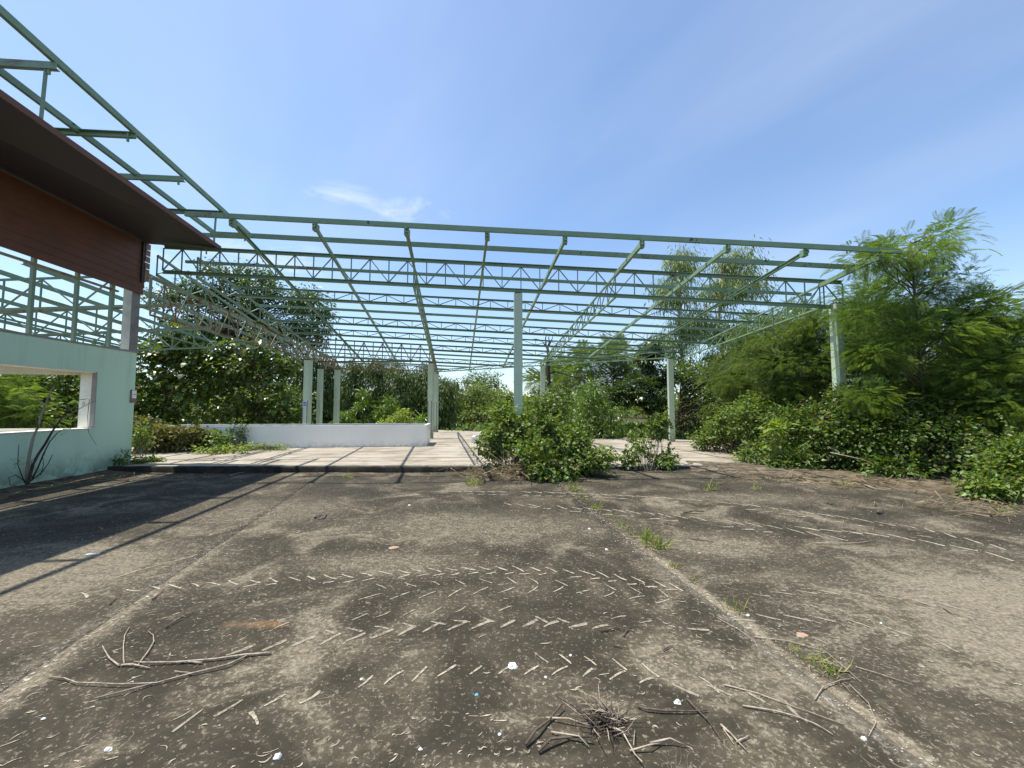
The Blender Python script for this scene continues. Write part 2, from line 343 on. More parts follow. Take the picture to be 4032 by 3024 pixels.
L['feather_blue'] = leafmat('feathery_leaf_greyish', [(0, (0.108, 0.171, 0.053)), (0.5, (0.144, 0.218, 0.065)), (0.88, (0.180, 0.254, 0.082)), (1, (0.216, 0.224, 0.084))], 0.55, 0.38, 0.35)
L['big'] = leafmat('broad_leaf', [(0, (0.056, 0.101, 0.016)), (0.5, (0.082, 0.137, 0.022)), (0.9, (0.122, 0.172, 0.027)), (1, (0.174, 0.162, 0.027))], 0.30, 0.42, 0.6)
L['mango'] = leafmat('long_glossy_leaf', [(0, (0.078, 0.157, 0.020)), (0.5, (0.117, 0.215, 0.028)), (1, (0.179, 0.264, 0.035))], 0.34, 0.36, 0.6)
L['dark'] = leafmat('dark_glossy_leaf', [(0, (0.050, 0.091, 0.022)), (0.5, (0.071, 0.117, 0.030)), (1, (0.099, 0.150, 0.042))], 0.26, 0.22, 0.8)
L['hedge'] = leafmat('narrow_hanging_leaf', [(0, (0.071, 0.117, 0.025)), (0.5, (0.099, 0.150, 0.032)), (1, (0.149, 0.191, 0.048))], 0.40, 0.3)
L['gum'] = leafmat('olive_narrow_leaf', [(0, (0.138, 0.202, 0.061)), (0.5, (0.188, 0.260, 0.083)), (1, (0.250, 0.319, 0.110))], 0.45, 0.38)
L['far'] = leafmat('far_foliage', [(0, (0.135, 0.195, 0.050)), (0.5, (0.170, 0.234, 0.060)), (1, (0.220, 0.260, 0.075))], 0.6, 0.35, 0.3)
L['dry'] = leafmat('half_dry_leaf', [(0, (0.121, 0.111, 0.035)), (0.5, (0.156, 0.156, 0.045)), (0.8, (0.142, 0.195, 0.040)), (1, (0.241, 0.156, 0.060))], 0.6, 0.3, 0.3)
L['lime'] = leafmat('lime_leaf', [(0, (0.185, 0.260, 0.035)), (1, (0.256, 0.325, 0.050))], 0.5, 0.4)
L['canopy'] = leafmat('canopy_leaf', [(0, (0.060, 0.110, 0.026)), (0.5, (0.085, 0.150, 0.034)), (0.92, (0.125, 0.19, 0.045)), (1, (0.15, 0.16, 0.05))], 0.38, 0.34, 0.55)
L['grass'] = leafmat('weed_grass', [(0, (0.17, 0.24, 0.05)), (0.6, (0.24, 0.29, 0.07)), (1, (0.38, 0.33, 0.15))], 0.6, 0.3, 0.3)
L['straw'] = leafmat('dry_straw', [(0, (0.22, 0.17, 0.105)), (1, (0.36, 0.29, 0.18))], 0.8, 0.1, 0.2)
L['pods'] = leafmat('brown_seed_pods', [(0, (0.05, 0.03, 0.022)), (1, (0.10, 0.06, 0.04))], 0.6, 0.1, 0.3)

# ------------------------------------------------------------------ foliage machinery
def tpl(verts, faces): return np.array(verts, float), [tuple(f) for f in faces]
OV = tpl([(0, 0, 0), (-.30, .38, .06), (.30, .38, .06), (0, .42, -.05), (0, 1, -.12)], [(0, 3, 1), (1, 3, 4), (0, 2, 3), (2, 4, 3)])
HEART = tpl([(0, 0, 0), (-.40, .22, .08), (.40, .22, .08), (0, .38, -.05), (0, 1, -.16), (-.36, .5, .05), (.36, .5, .05)], [(0, 3, 1), (1, 3, 5), (5, 3, 4), (0, 2, 3), (2, 6, 3), (6, 4, 3)])
LANCE = tpl([(0, 0, 0), (-.115, .4, .04), (.115, .4, .04), (0, .45, -.03), (0, 1, -.22)], [(0, 3, 1), (1, 3, 4), (0, 2, 3), (2, 4, 3)])
HANG = tpl([(0, 0, 0), (-.085, .4, 0), (.085, .4, 0.03), (0, 1, -.05)], [(0, 3, 1), (0, 2, 3)])
BLADE = tpl([(-.03, 0, 0), (.03, 0, 0), (.022, .55, .05), (-.022, .55, .05), (0, 1, -.10)], [(0, 1, 2, 3), (3, 2, 4)])
def frond(n=7, half=.30, wid=.075, droop=.30):
    V = [(-.006, 0, 0), (.006, 0, 0), (.004, 1, -droop), (-.004, 1, -droop)]; Fc = [(0, 1, 2, 3)]
    for i in range(n):
        y = .12 + .88 * i / (n - 1); z = -droop * y * y
        ln = half * (0.75 + .5 * math.sin(math.pi * (i + .8) / (n + .6)))
        for sgn in (-1, 1):
            b = len(V); w_ = wid / 2
            V += [(0, y, z), (sgn * ln * .45, y + .13 * half + w_, z + .02), (sgn * ln, y + .30 * half, z - .10 * ln), (sgn * ln * .5, y + .13 * half - w_, z - .02)]
            Fc.append((b, b + 1, b + 2, b + 3) if sgn < 0 else (b, b + 3, b + 2, b + 1))
    return tpl(V, Fc)
FROND = frond(10, .30, .048, .30)
def whorl(n=7, lw=.17, droop=.35):
    V, Fc = [], []
    for i in range(n):
        a = 2 * math.pi * i / n; ca, sa = math.cos(a), math.sin(a); b = len(V)
        def R(x, y, z): return (ca * x - sa * y, sa * x + ca * y, z)
        V += [R(0, .05, 0), R(-lw, .5, .03), R(lw, .5, .03), R(0, .5, -.05), R(0, 1, -droop)]
        Fc += [(b, b + 3, b + 1), (b + 1, b + 3, b + 4), (b, b + 2, b + 3), (b + 2, b + 4, b + 3)]
    return tpl(V, Fc)
WHORL = whorl()

def leaves(name, P, D, S, template, mat, parent, rng, up=0.55, offset=None):
    """N leaves at points P, growing along D, of size S, each a small folded blade."""
    P = np.asarray(P, float); D = np.asarray(D, float); N = len(P)
    D = D / (np.linalg.norm(D, axis=1, keepdims=True) + 1e-9)
    U = rng.normal(size=(N, 3)) * (1 - up); U[:, 2] += up * 1.6
    Sx = np.cross(D, U); Sx /= (np.linalg.norm(Sx, axis=1, keepdims=True) + 1e-9); Nn = np.cross(Sx, D)
    T, fs = template; k = len(T)
    V = P[:, None, :] + np.asarray(S)[:, None, None] * (T[None, :, 0:1] * Sx[:, None, :] + T[None, :, 1:2] * D[:, None, :] + T[None, :, 2:3] * Nn[:, None, :])
    V = V.reshape(-1, 3)
    fl = np.concatenate([np.array(f) for f in fs]); tot = np.array([len(f) for f in fs]); nl = len(fl)
    loops = (np.arange(N)[:, None] * k + fl[None, :]).ravel()
    totals = np.tile(tot, N); starts = np.concatenate([[0], np.cumsum(totals)[:-1]])
    return np_mesh(name, V, loops, starts, totals, mat, parent)

def rand_dir(rng, n): d = rng.normal(size=(n, 3)); return d / np.linalg.norm(d, axis=1, keepdims=True)
def bend(a, b, rng, k=4, amp=0.08, sag=0.0):
    a = np.array(a, float); b = np.array(b, float); L_ = np.linalg.norm(b - a); pts = []
    for i in range(k + 1):
        t_ = i / k; p = a + (b - a) * t_
        p = p + rng.normal(size=3) * amp * L_ * math.sin(math.pi * t_) * 0.6; p[2] += sag * L_ * math.sin(math.pi * t_); pts.append(p)
    return pts

def plant(name, label, cat, base, blobs, species, seed, group=None, trunk=None, trunk_r=0.05, stems=0, nclump=40, nleaf=30, clump_r=0.3,
          size=0.1, sizevar=0.35, droop=0.3, outward=0.8, up=0.55, crown_name='foliage', stem_name='stem', barkm='bark', pods=0, shell=0.45, limb_r=None, fill_branch=1.0, sprigs=0, sprig_len=0.4):
    """A shrub or tree. blobs: ellipsoids (cx,cy,cz,rx,ry,rz,weight) in world metres that the crown fills with leaf clumps on branches."""
    rng = np.random.default_rng(seed)
    root = empty(name, base, label, cat, group)
    base = np.array(base, float)
    Wt = np.array([b[6] for b in blobs], float); Wt /= Wt.sum()
    idx = rng.choice(len(blobs), nclump, p=Wt)
    C = np.zeros((nclump, 3)); O = np.zeros((nclump, 3))
    for i, bi in enumerate(idx):
        b = blobs[bi]; d = rand_dir(rng, 1)[0]; r = (shell + (1 - shell) * rng.random()) * (0.85 + 0.3 * rng.random())
        C[i] = np.array(b[:3]) + d * r * np.array(b[3:6]); O[i] = d
    C[:, 2] = np.maximum(C[:, 2], base[2] + 0.06)
    mb = MB()
    # woody frame
    if trunk is None: trunk = [base, base + np.array([0, 0, max(b[2] for b in blobs) - base[2]])]
    tp = [np.array(p, float) for p in trunk]
    if stems == 0:
        n = len(tp); mb.tube(tp, [trunk_r * (1 - 0.75 * i / max(n - 1, 1)) for i in range(n)], 7)
    lr = limb_r or trunk_r * 0.35
    for i in range(nclump):
        if rng.random() > fill_branch: continue
        c_ = C[i]
        if stems:
            p0 = base + np.array([rng.normal() * 0.12 * stems * 0.3, rng.normal() * 0.10 * stems * 0.3, 0.0]); p0[:2] += (c_[:2] - base[:2]) * 0.35
            p0[2] = base[2] - 0.02
        else:
            zs = np.array([p[2] for p in tp]); tz = np.clip(c_[2] - (0.25 + 0.35 * rng.random()) * np.linalg.norm(c_[:2] - tp[-1][:2]) - 0.1, zs[0] + 0.15 * (zs[-1] - zs[0]), zs[-1])
            j = int(np.clip(np.searchsorted(zs, tz) - 1, 0, len(tp) - 2)); f = (tz - zs[j]) / max(zs[j + 1] - zs[j], 1e-3); p0 = tp[j] + (tp[j + 1] - tp[j]) * np.clip(f, 0, 1)
        pts = bend(p0, c_, rng, 4, 0.07, 0.08); k = len(pts)
        mb.tube(pts, [max(lr * (1 - 0.8 * q / (k - 1)), 0.003) for q in range(k)], 4, False)
    sp_P, sp_D = [], []
    for i in range(sprigs):
        q = int(rng.integers(0, nclump)); d = O[q] * 0.6 + np.array([0, 0, 0.75]) + rng.normal(size=3) * 0.35; d /= np.linalg.norm(d)
        ln = sprig_len * (0.5 + 0.9 * rng.random()); a_ = C[q]; e_ = a_ + d * ln + np.array([0, 0, -0.12 * ln]); mid_ = (a_ + e_) / 2 + np.array([0, 0, 0.10 * ln])
        mb.tube([a_, mid_, e_], [0.005, 0.004, 0.002], 4, False)
        for k in range(int(6 + ln * 22)):
            f = rng.random(); p_ = a_ + (mid_ - a_) * f * 2 if f < .5 else mid_ + (e_ - mid_) * (f - .5) * 2
            sp_P.append(p_ + rng.normal(size=3) * 0.012); sp_D.append(d * 0.35 + rand_dir(rng, 1)[0] + np.array([0, 0, -0.2]))
    mb.build(stem_name, M[barkm], root, True)
    # leaves
    N = nclump * nleaf
    ci = np.repeat(np.arange(nclump), nleaf)
    g = rng.normal(size=(N, 3)) * clump_r * np.array([1, 1, 0.75]) * 0.6
    P = C[ci] + g
    P[:, 2] = np.maximum(P[:, 2], base[2] + 0.02 + 0.05 * rng.random(N))
    D = g / (np.linalg.norm(g, axis=1, keepdims=True) + 1e-6) * 0.7 + O[ci] * outward * 0.6 + rand_dir(rng, N) * 0.5
    D[:, 2] -= droop
    S = size * (1 + sizevar * rng.normal(size=N)).clip(0.45, 1.8)
    if sp_P: P = np.concatenate([P, np.array(sp_P)]); D = np.concatenate([D, np.array(sp_D)]); S = np.concatenate([S, size * rng.uniform(.6, 1.25, len(sp_P))])
    T, m = species
    if crown_name == 'foliage' and m in ('heart', 'heart_dark') and len(P) > 1500:
        dm = rng.random(len(P)) < 0.08
        leaves('dry_leaves', P[dm], D[dm], S[dm], T, L['dry'], root, rng, up); P, D, S = P[~dm], D[~dm], S[~dm]
    leaves(crown_name, P, D, S, T, L[m], root, rng, up)
    if pods:
        q = rng.choice(nclump, pods); Pp = np.repeat(C[q], 16, axis=0) + rng.normal(size=(pods * 16, 3)) * 0.07
        Dd = np.tile(np.array([0, 0, -1.0]), (len(Pp), 1)) + rng.normal(size=Pp.shape) * 0.18
        leaves('seed_pods', Pp, Dd, 0.15 * np.ones(len(Pp)), HANG, L['pods'], root, rng, 0.1)['kind'] = 'stuff'
    return root
def copy_tree(o, loc, rz=0.0, scale=1.0, label=None):
    def rec(s, par):
        c_ = s.copy(); col.objects.link(c_); c_.parent = par
        for ch in list(s.children): rec(ch, c_)
        return c_
    r = rec(o, None); r.location = Vector([float(x) for x in loc]); r.rotation_euler = (0, 0, rz)
    r.scale = (scale,) * 3 if isinstance(scale, (int, float)) else scale
    if label: r['label'] = label
    return r

# ------------------------------------------------------------------ the ground
mb = MB(); R_ = 3000
mb.add([(-R_, -40, -0.16), (R_, -40, -0.16), (R_, R_, -0.16), (-R_, R_, -0.16)], [(0, 1, 2, 3)])
tag(mb.build('terrain', M['soil']), 'bare brown and green soil around the concrete', None, None, 'structure')

SE = 9.15                                   # front edge of the raised floor
def line_x(A, B): return lambda y: A[0] + (B[0] - A[0]) * (y - A[1]) / (B[1] - A[1])
jl, jm = line_x(JC, JD), line_x(JA, JB)
yard = empty('concrete_yard', (0, 0, 0), 'dark algae stained concrete yard in front of the raised floor', None, None, 'structure')
def yard_panel(xl, xr, nx, seed):
    rng = np.random.default_rng(seed); ys = np.arange(-1.6, SE - 0.02, 0.16); ys[-1] = SE - 0.035
    V = []; Fc = []; ny = len(ys)
    jitl, jitr = rng.normal(size=ny) * 0.004, rng.normal(size=ny) * 0.004
    for j, y in enumerate(ys):
        a, b = xl(y) + 0.004 + abs(jitl[j]), xr(y) - 0.004 - abs(jitr[j])
        for i in range(nx + 1):
            x = a + (b - a) * i / nx; V.append((x, y, float(yard_z(x, y))))
    for j in range(ny - 1):
        for i in range(nx): Fc.append((j * (nx + 1) + i, j * (nx + 1) + i + 1, (j + 1) * (nx + 1) + i + 1, (j + 1) * (nx + 1) + i))
    n0 = len(V)
    for j, y in enumerate(ys):
        for i in (0, nx):
            p = V[j * (nx + 1) + i]; V.append((p[0], p[1], p[2] - 0.10))
    for j in range(ny - 1):
        Fc.append((j * (nx + 1), (j + 1) * (nx + 1), n0 + 2 * (j + 1), n0 + 2 * j))
        Fc.append(((j + 1) * (nx + 1) + nx, j * (nx + 1) + nx, n0 + 2 * j + 1, n0 + 2 * (j + 1) + 1))
    mb = MB(); mb.add(V, Fc); return mb.build('concrete_panel', M['yard'], yard, True)
WALLX = -8.44
wall_edge = lambda y: -9.5 + 0.1097 * (9.24 - y)
yard_panel(lambda y: wall_edge(y) + 0.35, jl, 30, 1); yard_panel(jl, jm, 30, 2); yard_panel(jm, lambda y: 9.6, 40, 3)
for jf in (jl, jm):                         # grit packed into the joints
    mb = MB(); V = []; Fc = []
    ys = np.linspace(-1.5, SE - 0.06, 120); rng = np.random.default_rng(6)
    for y in ys:
        z = float(yard_z(jf(y), y)) - 0.004 - 0.004 * rng.random(); V += [(jf(y) - 0.03, y, z - .004), (jf(y), y, z + .003), (jf(y) + 0.03, y, z - .004)]
    for j in range(len(ys) - 1):
        for k in range(2): Fc.append((j * 3 + k, j * 3 + k + 1, (j + 1) * 3 + k + 1, (j + 1) * 3 + k))
    mb.add(V, Fc); mb.build('joint_grit', M['litter'], yard, True)
# litter strip along the foot of the wall
mb = MB(); V = []; Fc = []; rng = np.random.default_rng(5); ys = np.linspace(-1.5, SE - 0.04, 90)
for j, y in enumerate(ys):
    for i in range(9):
        x = wall_edge(y) + 0.01 + i / 8 * (0.55 + 0.18 * math.sin(y * 2.3) + 0.1 * math.sin(y * 7.1))
        V.append((x, y, 0.012 + 0.05 * (1 - i / 8) ** 2 + 0.012 * rng.random() - (0.02 if i == 8 else 0)))
for j in range(len(ys) - 1):
    for i in range(8): Fc.append((j * 9 + i, j * 9 + i + 1, (j + 1) * 9 + i + 1, (j + 1) * 9 + i))
mb.add(V, Fc); tag(mb.build('litter_strip', M['litter'], None, True), 'strip of dry leaf litter and soil along the foot of the mint wall', None, None, 'structure')

mb = MB(); V = []; Fc = []; rng = np.random.default_rng(7)
edge = [gnd(2720, 1852, .1), gnd(3000, 1868, .09), gnd(3300, 1898, .07), (7.0, 7.1, 0), (7.6, 6.0, 0), (8.0, 5.0, 0), (8.3, 3.5, 0)]
for j in range(90):
    f = j / 89 * (len(edge) - 1); i = min(int(f), len(edge) - 2); p = np.array(edge[i]) + (np.array(edge[i + 1]) - np.array(edge[i])) * (f - i); d = np.array(edge[i + 1]) - np.array(edge[i]); d = d / np.linalg.norm(d); nn = np.array([-d[1], d[0]])
    wdt = 0.10 + 0.08 * math.sin(j * .7) + 0.10 * rng.random()
    for k in range(9):
        q = p[:2] + nn * (-wdt + (wdt + 1.3) * k / 8); V.append((q[0], q[1], float(yard_z(q[0], q[1])) + (-0.004 if k == 0 else 0.010 + 0.02 * rng.random() + 0.02 * k / 8)))
for j in range(89):
    for k in range(8): Fc.append((j * 9 + k, (j + 1) * 9 + k, (j + 1) * 9 + k + 1, j * 9 + k + 1))
mb.add(V, Fc); tag(mb.build('litter_strip', M['litter'], None, True), 'strip of dry litter and soil under the bushes on the right', None, None, 'structure')
slab = None
poly = [(-9.62, SE), (8.6, SE), (8.5, 15.7), (7.0, 16.6), (-4.0, 23.2), (-17, 23.2), (-17, 9.9), (-9.62, 9.9)]
mb = MB(); n = len(poly)
mb.add([(x, y, SLAB) for x, y in poly] + [(x, y, -0.2) for x, y in poly], [tuple(range(n))] + [(i, n + i, n + (i + 1) % n, (i + 1) % n) for i in range(n)])
slab = tag(mb.build('raised_floor_slab', M['slab'], None, False, (0, 15, 0)), 'pale bleached raised concrete floor under the steel roof frame', None, None, 'structure')
mb = MB(); V = []; Fc = []; xs = np.linspace(-9.55, 8.6, 110); rng = np.random.default_rng(8)
for i, x in enumerate(xs):
    a = 0.006 * rng.normal(); b = 0.005 * rng.normal()
    V += [(x, SE - 0.028 + a * 0.4, -0.1), (x, SE - 0.028 + a, SLAB - 0.03 + b), (x, SE - 0.010 + a, SLAB + 0.003), (x, SE + 0.05 + a * 3, SLAB + 0.004)]
for i in range(len(xs) - 1):
    for k in range(3): Fc.append((i * 4 + k, (i + 1) * 4 + k, (i + 1) * 4 + k + 1, i * 4 + k + 1))
mb.add(V, Fc); mb.build('kerb', M['kerb'], slab, True)

# ------------------------------------------------------------------ building with the mint wall on the left
def wall_pt(px, py, Xw=WALLX):              # point of the wall plane seen at a pixel
    d = at(px, py, 1.0) - np.array([0, 0, CAM_Z]); k = Xw / (d @ WX); return d @ WY * k, CAM_Z + d[2] * k
bld = empty('wall_building', W(-8.6, 9.5, 0), 'mint green rendered building wall with a window opening, brown siding and dark eave', 'building')
def wbox(mb, x0, x1, y0, y1, z0, z1):
    return mb.hexa([W(x0, y0, z0), W(x1, y0, z0), W(x1, y1, z0), W(x0, y1, z0), W(x0, y0, z1), W(x1, y0, z1), W(x1, y1, z1), W(x0, y1, z1)])
YE = 10.72; WT = 2.91; WY0, WY1, WZ0, WZ1 = 6.3, 9.715, 1.05, 2.335; XI = -8.75
mb = MB()
wbox(mb, XI, WALLX, 1.0, YE, -0.1, WZ0); wbox(mb, XI, WALLX, 1.0, YE, WZ1, WT); wbox(mb, XI, WALLX, WY1, YE, WZ0, WZ1); wbox(mb, XI, WALLX, 1.0, WY0, WZ0, WZ1)
mb.build('wall', M['wall'], bld)
wf = empty('window_frame', (0, 0, 0)); wf.parent = bld
wbox(MB(), XI - 0.012, -8.53, WY1 - 0.02, WY1 - 0.002, WZ0 + 0.022, WZ1 - 0.022).build('jamb', M['reveal'], wf)
wbox(MB(), -8.53, WALLX + 0.003, WY1 - 0.018, WY1 - 0.002, WZ0 + 0.022, WZ1 - 0.002).build('jamb_edge', M['grey_bare'], wf)
wbox(MB(), XI - 0.012, WALLX + 0.003, WY0 + 0.002, WY0 + 0.02, WZ0 + 0.022, WZ1 - 0.022).build('jamb', M['reveal'], wf)
wbox(MB(), XI - 0.012, -8.449, WY0 + 0.002, WY1 - 0.022, WZ1 - 0.02, WZ1 - 0.002).build('head', M['reveal'], wf)
wbox(MB(), XI - 0.012, WALLX + 0.015, WY0 + 0.002, WY1 + 0.0, WZ0 + 0.002, WZ0 + 0.02).build('sill', M['reveal'], wf)
def inner_line(p0, p1):                     # height along the wall of an edge of the inner frame
    (ya, za), (yb_, zb_) = wall_pt(*p0, XI), wall_pt(*p1, XI); return lambda y: za + (zb_ - za) * (y - ya) / (yb_ - ya)
ztop, zbot = inner_line((327, 1477), (0, 1472)), inner_line((312, 1686), (0, 1687))
def wquad(mb, x0, x1, y0, y1, b0_, b1_, t0_, t1_):
    return mb.hexa([W(x0, y0, b0_), W(x1, y0, b0_), W(x1, y1, b1_), W(x0, y1, b1_), W(x0, y0, t0_), W(x1, y0, t0_), W(x1, y1, t1_), W(x0, y1, t1_)])
wquad(MB(), XI - 0.05, XI - 0.013, WY0, WY1 + 0.02, ztop(WY0), ztop(WY1 + .02), WZ1 + 0.03, WZ1 + 0.03).build('inner_lintel', M['reveal'], wf)
wquad(MB(), XI - 0.05, XI - 0.013, WY0, WY1 + 0.02, WZ0 - 0.03, WZ0 - 0.03, zbot(WY0), zbot(WY1 + .02)).build('inner_sill', M['reveal'], wf)
wbox(MB(), XI - 0.02, WALLX + 0.02, 1.0, YE + 0.02, WT + 0.001, WT + 0.04).build('coping', M['grey_bare'], bld)
for px, py in ((115, 1312), (290, 1347), (428, 1372), (-120, 1270)):
    yb, _ = wall_pt(px, py, -8.55); 
    wbox(MB(), -8.59, -8.53, yb - 0.03, yb + 0.03, WT + 0.041, 4.52).build('mullion_post', M['steel_far'], bld)
wbox(MB(), -8.64, -8.444, YE - 0.235, YE - 0.01, WT + 0.041, 4.62).build('corner_column', M['cream'], bld)
wbox(MB(), -8.443, -8.432, YE - 0.235, YE - 0.005, WT + 0.041, 4.62).build('column_flange', M['column_bare'], bld)
wbox(MB(), -8.57, -8.52, 1.0, YE - 0.5, 4.33, 4.375).build('rail', M['steel_rust'], bld)
NB = 8; BH = (5.79 - 4.44) / NB
for i in range(NB):
    z0 = 4.44 + i * BH
    mb = MB(); lo, hi = -8.382, -8.394
    y1 = 10.76 + 0.03 * ((i * 37) % 5 - 2) / 2
    mb.hexa([W(-8.43, 1.0, z0 - 0.012), W(lo, 1.0, z0 - 0.012), W(lo, y1, z0 - 0.012), W(-8.43, y1, z0 - 0.012), W(-8.43, 1.0, z0 + BH - 0.002), W(hi, 1.0, z0 + BH - 0.002), W(hi, y1, z0 + BH - 0.002), W(-8.43, y1, z0 + BH - 0.002)])
    mb.build('siding_board', M['clad'], bld)
    if i >= 2:
        mb = MB(); wbox(mb, -8.372, -8.345, 10.70, 10.84 + 0.025 * ((i * 3) % 3), z0 + 0.01, z0 + BH - 0.014); mb.build('board_end', M['clad_end'], bld)
wbox(MB(), -8.374, -8.350, 10.62, 10.68, 4.72, 5.77).build('corner_trim', M['dark_cap'], bld)
def zo(y): return 5.55 + 0.043 * (10.34 - y)
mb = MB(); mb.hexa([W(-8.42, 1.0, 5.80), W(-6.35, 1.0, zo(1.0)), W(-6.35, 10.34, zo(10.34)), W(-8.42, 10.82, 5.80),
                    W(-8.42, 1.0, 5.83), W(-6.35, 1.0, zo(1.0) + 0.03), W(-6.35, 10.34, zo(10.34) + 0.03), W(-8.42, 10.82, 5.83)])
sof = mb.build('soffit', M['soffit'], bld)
mb = MB(); mb.bar(W(-6.34, 1.0, zo(1.0) + 0.03), W(-6.34, 10.345, zo(10.34) + 0.03), 0.02, 0.10); mb.build('soffit_edge', M['clad'], bld)
for i in range(10):
    y = 1.6 + i * 0.95; mb = MB(); mb.bar(W(-8.40, y, 5.86), W(-6.4, y, zo(y) + 0.06), 0.04, 0.05); mb.build('soffit_joist', M['steel_rust'], sof)
def zb(y): return 6.46 + 0.067 * (11.39 - y)
def zi(y): return 6.44 + 0.050 * (11.39 - y)
for nm, X_, zf, ye in (('eave_beam', -6.29, zb, 11.52), ('eave_beam', -7.20, zi, 11.45), ('eave_beam', -8.25, zi, 11.4)):
    mb = MB(); mb.channel(W(X_, 1.0, zf(1.0)), W(X_, ye, zf(ye)), 0.06, 0.11, flip=-1); mb.build(nm, M['steel'], bld)
for k, y in enumerate((3.6, 4.95, 6.26, 7.62, 8.88, 10.2, 11.39)):
    mb = MB(); mb.channel(W(-9.6, y, zi(y) - 0.10), W(-6.24, y, zb(y) - 0.11), 0.06, 0.11, flip=1 if k % 2 else -1)
    cb = mb.build('eave_rafter', M['steel'], bld)
    mb = MB(); mb.bar(W(-6.36, y, zb(y) - 0.05), W(-6.36, y, zb(y) - 0.24), 0.03, 0.03); mb.build('cleat', M['steel'], cb)
    if k in (2, 5):
        mb = MB(); mb.bar(W(-6.40, y, zb(y) - 0.16), W(-6.42, y, zo(y) + 0.03), 0.032, 0.032); mb.build('hanger', M['steel_far'], bld)
    else:
        mb = MB(); mb.bar(W(-7.35, y, zi(y) - 0.16), W(-7.35, y, 5.80), 0.028, 0.028); mb.build('hanger', M['steel_far'], bld)

# switch box on the wall
y0, z0 = wall_pt(510, 1585); y1, z1 = wall_pt(533, 1536)
sb = empty('switch_box', W(WALLX, (y0 + y1) / 2, z0), 'small grey and white electrical box near the end of the mint wall', 'switch box')
hb = z1 - z0
wbox(MB(), WALLX + 0.001, WALLX + 0.035, y0, y1, z0, z1).build('casing', M['column_bare'], sb)
wbox(MB(), WALLX + 0.0355, WALLX + 0.042, y0 + 0.012, y1 - 0.012, z0 + hb * 0.34, z1 - 0.012).build('cover_plate', M['tile'], sb)
wbox(MB(), WALLX + 0.0355, WALLX + 0.041, y0 + 0.012, y1 - 0.012, z0 + 0.012, z0 + hb * 0.31).build('lower_panel', M['clad_end'], sb)
wbox(MB(), WALLX + 0.0425, WALLX + 0.050, y0 + 0.045, y1 - 0.04, z0 + hb * 0.62, z0 + hb * 0.66).build('switch', M['dark_cap'], sb)

# ------------------------------------------------------------------ the steel roof frame
DX = -0.141
def zr(x, y): return 5.318 - 0.0535 * x - 0.148 * (y - 8.06)
roof = empty('steel_roof_frame', (0.15, 9.5, SLAB), 'large green steel roof frame without roofing, on pale mint columns', 'roof frame')
RX = [-8.94, -7.90, -6.05, -4.25, -2.27, -0.53, 1.146, 2.803, 4.649, 6.312, 7.926, 9.55]
def rx(i, y): return RX[i] + DX * (y - 8.06)
C3, C6 = np.array([6.43, 15.56]), np.array([-4.2, 21.35])
OS = (C6[1] - C3[1]) / (C6[0] - C3[0])
def back_y(x): return C3[1] + (x - C3[0]) * OS if x > C6[0] else C6[1] + (x - C6[0]) * 0.354
def back_x(y): return C3[0] + (y - C3[1]) / OS
cnt_web = [0]
def webs(parent, top, bot, n, mat, w_=0.028, joined=False, single=False):
    """verticals at n+1 nodes and diagonals between, along two chord functions of t in 0..1"""
    mbj = MB()
    def put(a, b, ww):
        if joined: mbj.bar(a, b, ww, ww)
        else: m_ = MB(); m_.bar(a, b, ww, ww); m_.build('web_bar', mat, parent)
    for i in range(n + 1):
        put(top(i / n), bot(i / n), w_)
        if i < n:
            if single: a, b = top(i / n), bot((i + 1) / n)
            elif i % 2 == 0: a, b = bot(i / n), top((i + 1) / n)
            else: a, b = top(i / n), bot((i + 1) / n)
            put(a, b, w_)
    if joined: tag(mbj.build('web_bars', mat, parent), kind='stuff')
def truss(a, b, dep_a, dep_b, n, mat, ch=0.10, cw=0.05, wid=0.028, joined=False, single=False, name='truss', top_channel=True):
    a = np.array(a, float); b = np.array(b, float)
    tr = empty(name, (0, 0, 0)); tr.parent = roof
    A2, B2 = a - [0, 0, dep_a], b - [0, 0, dep_b]
    m_ = MB(); (m_.channel(a, b, cw, ch) if top_channel else m_.bar(a, b, cw, ch)); m_.build('top_chord', mat, tr)
    m_ = MB(); (m_.channel(A2, B2, cw, ch) if top_channel else m_.bar(A2, B2, cw, ch)); m_.build('bottom_chord', mat, tr)
    e = np.array([0, 0, ch * 0.35])
    webs(tr, lambda t_: a + (b - a) * t_ - e, lambda t_: A2 + (B2 - A2) * t_ + e, n, mat, wid, joined, single)
    return tr
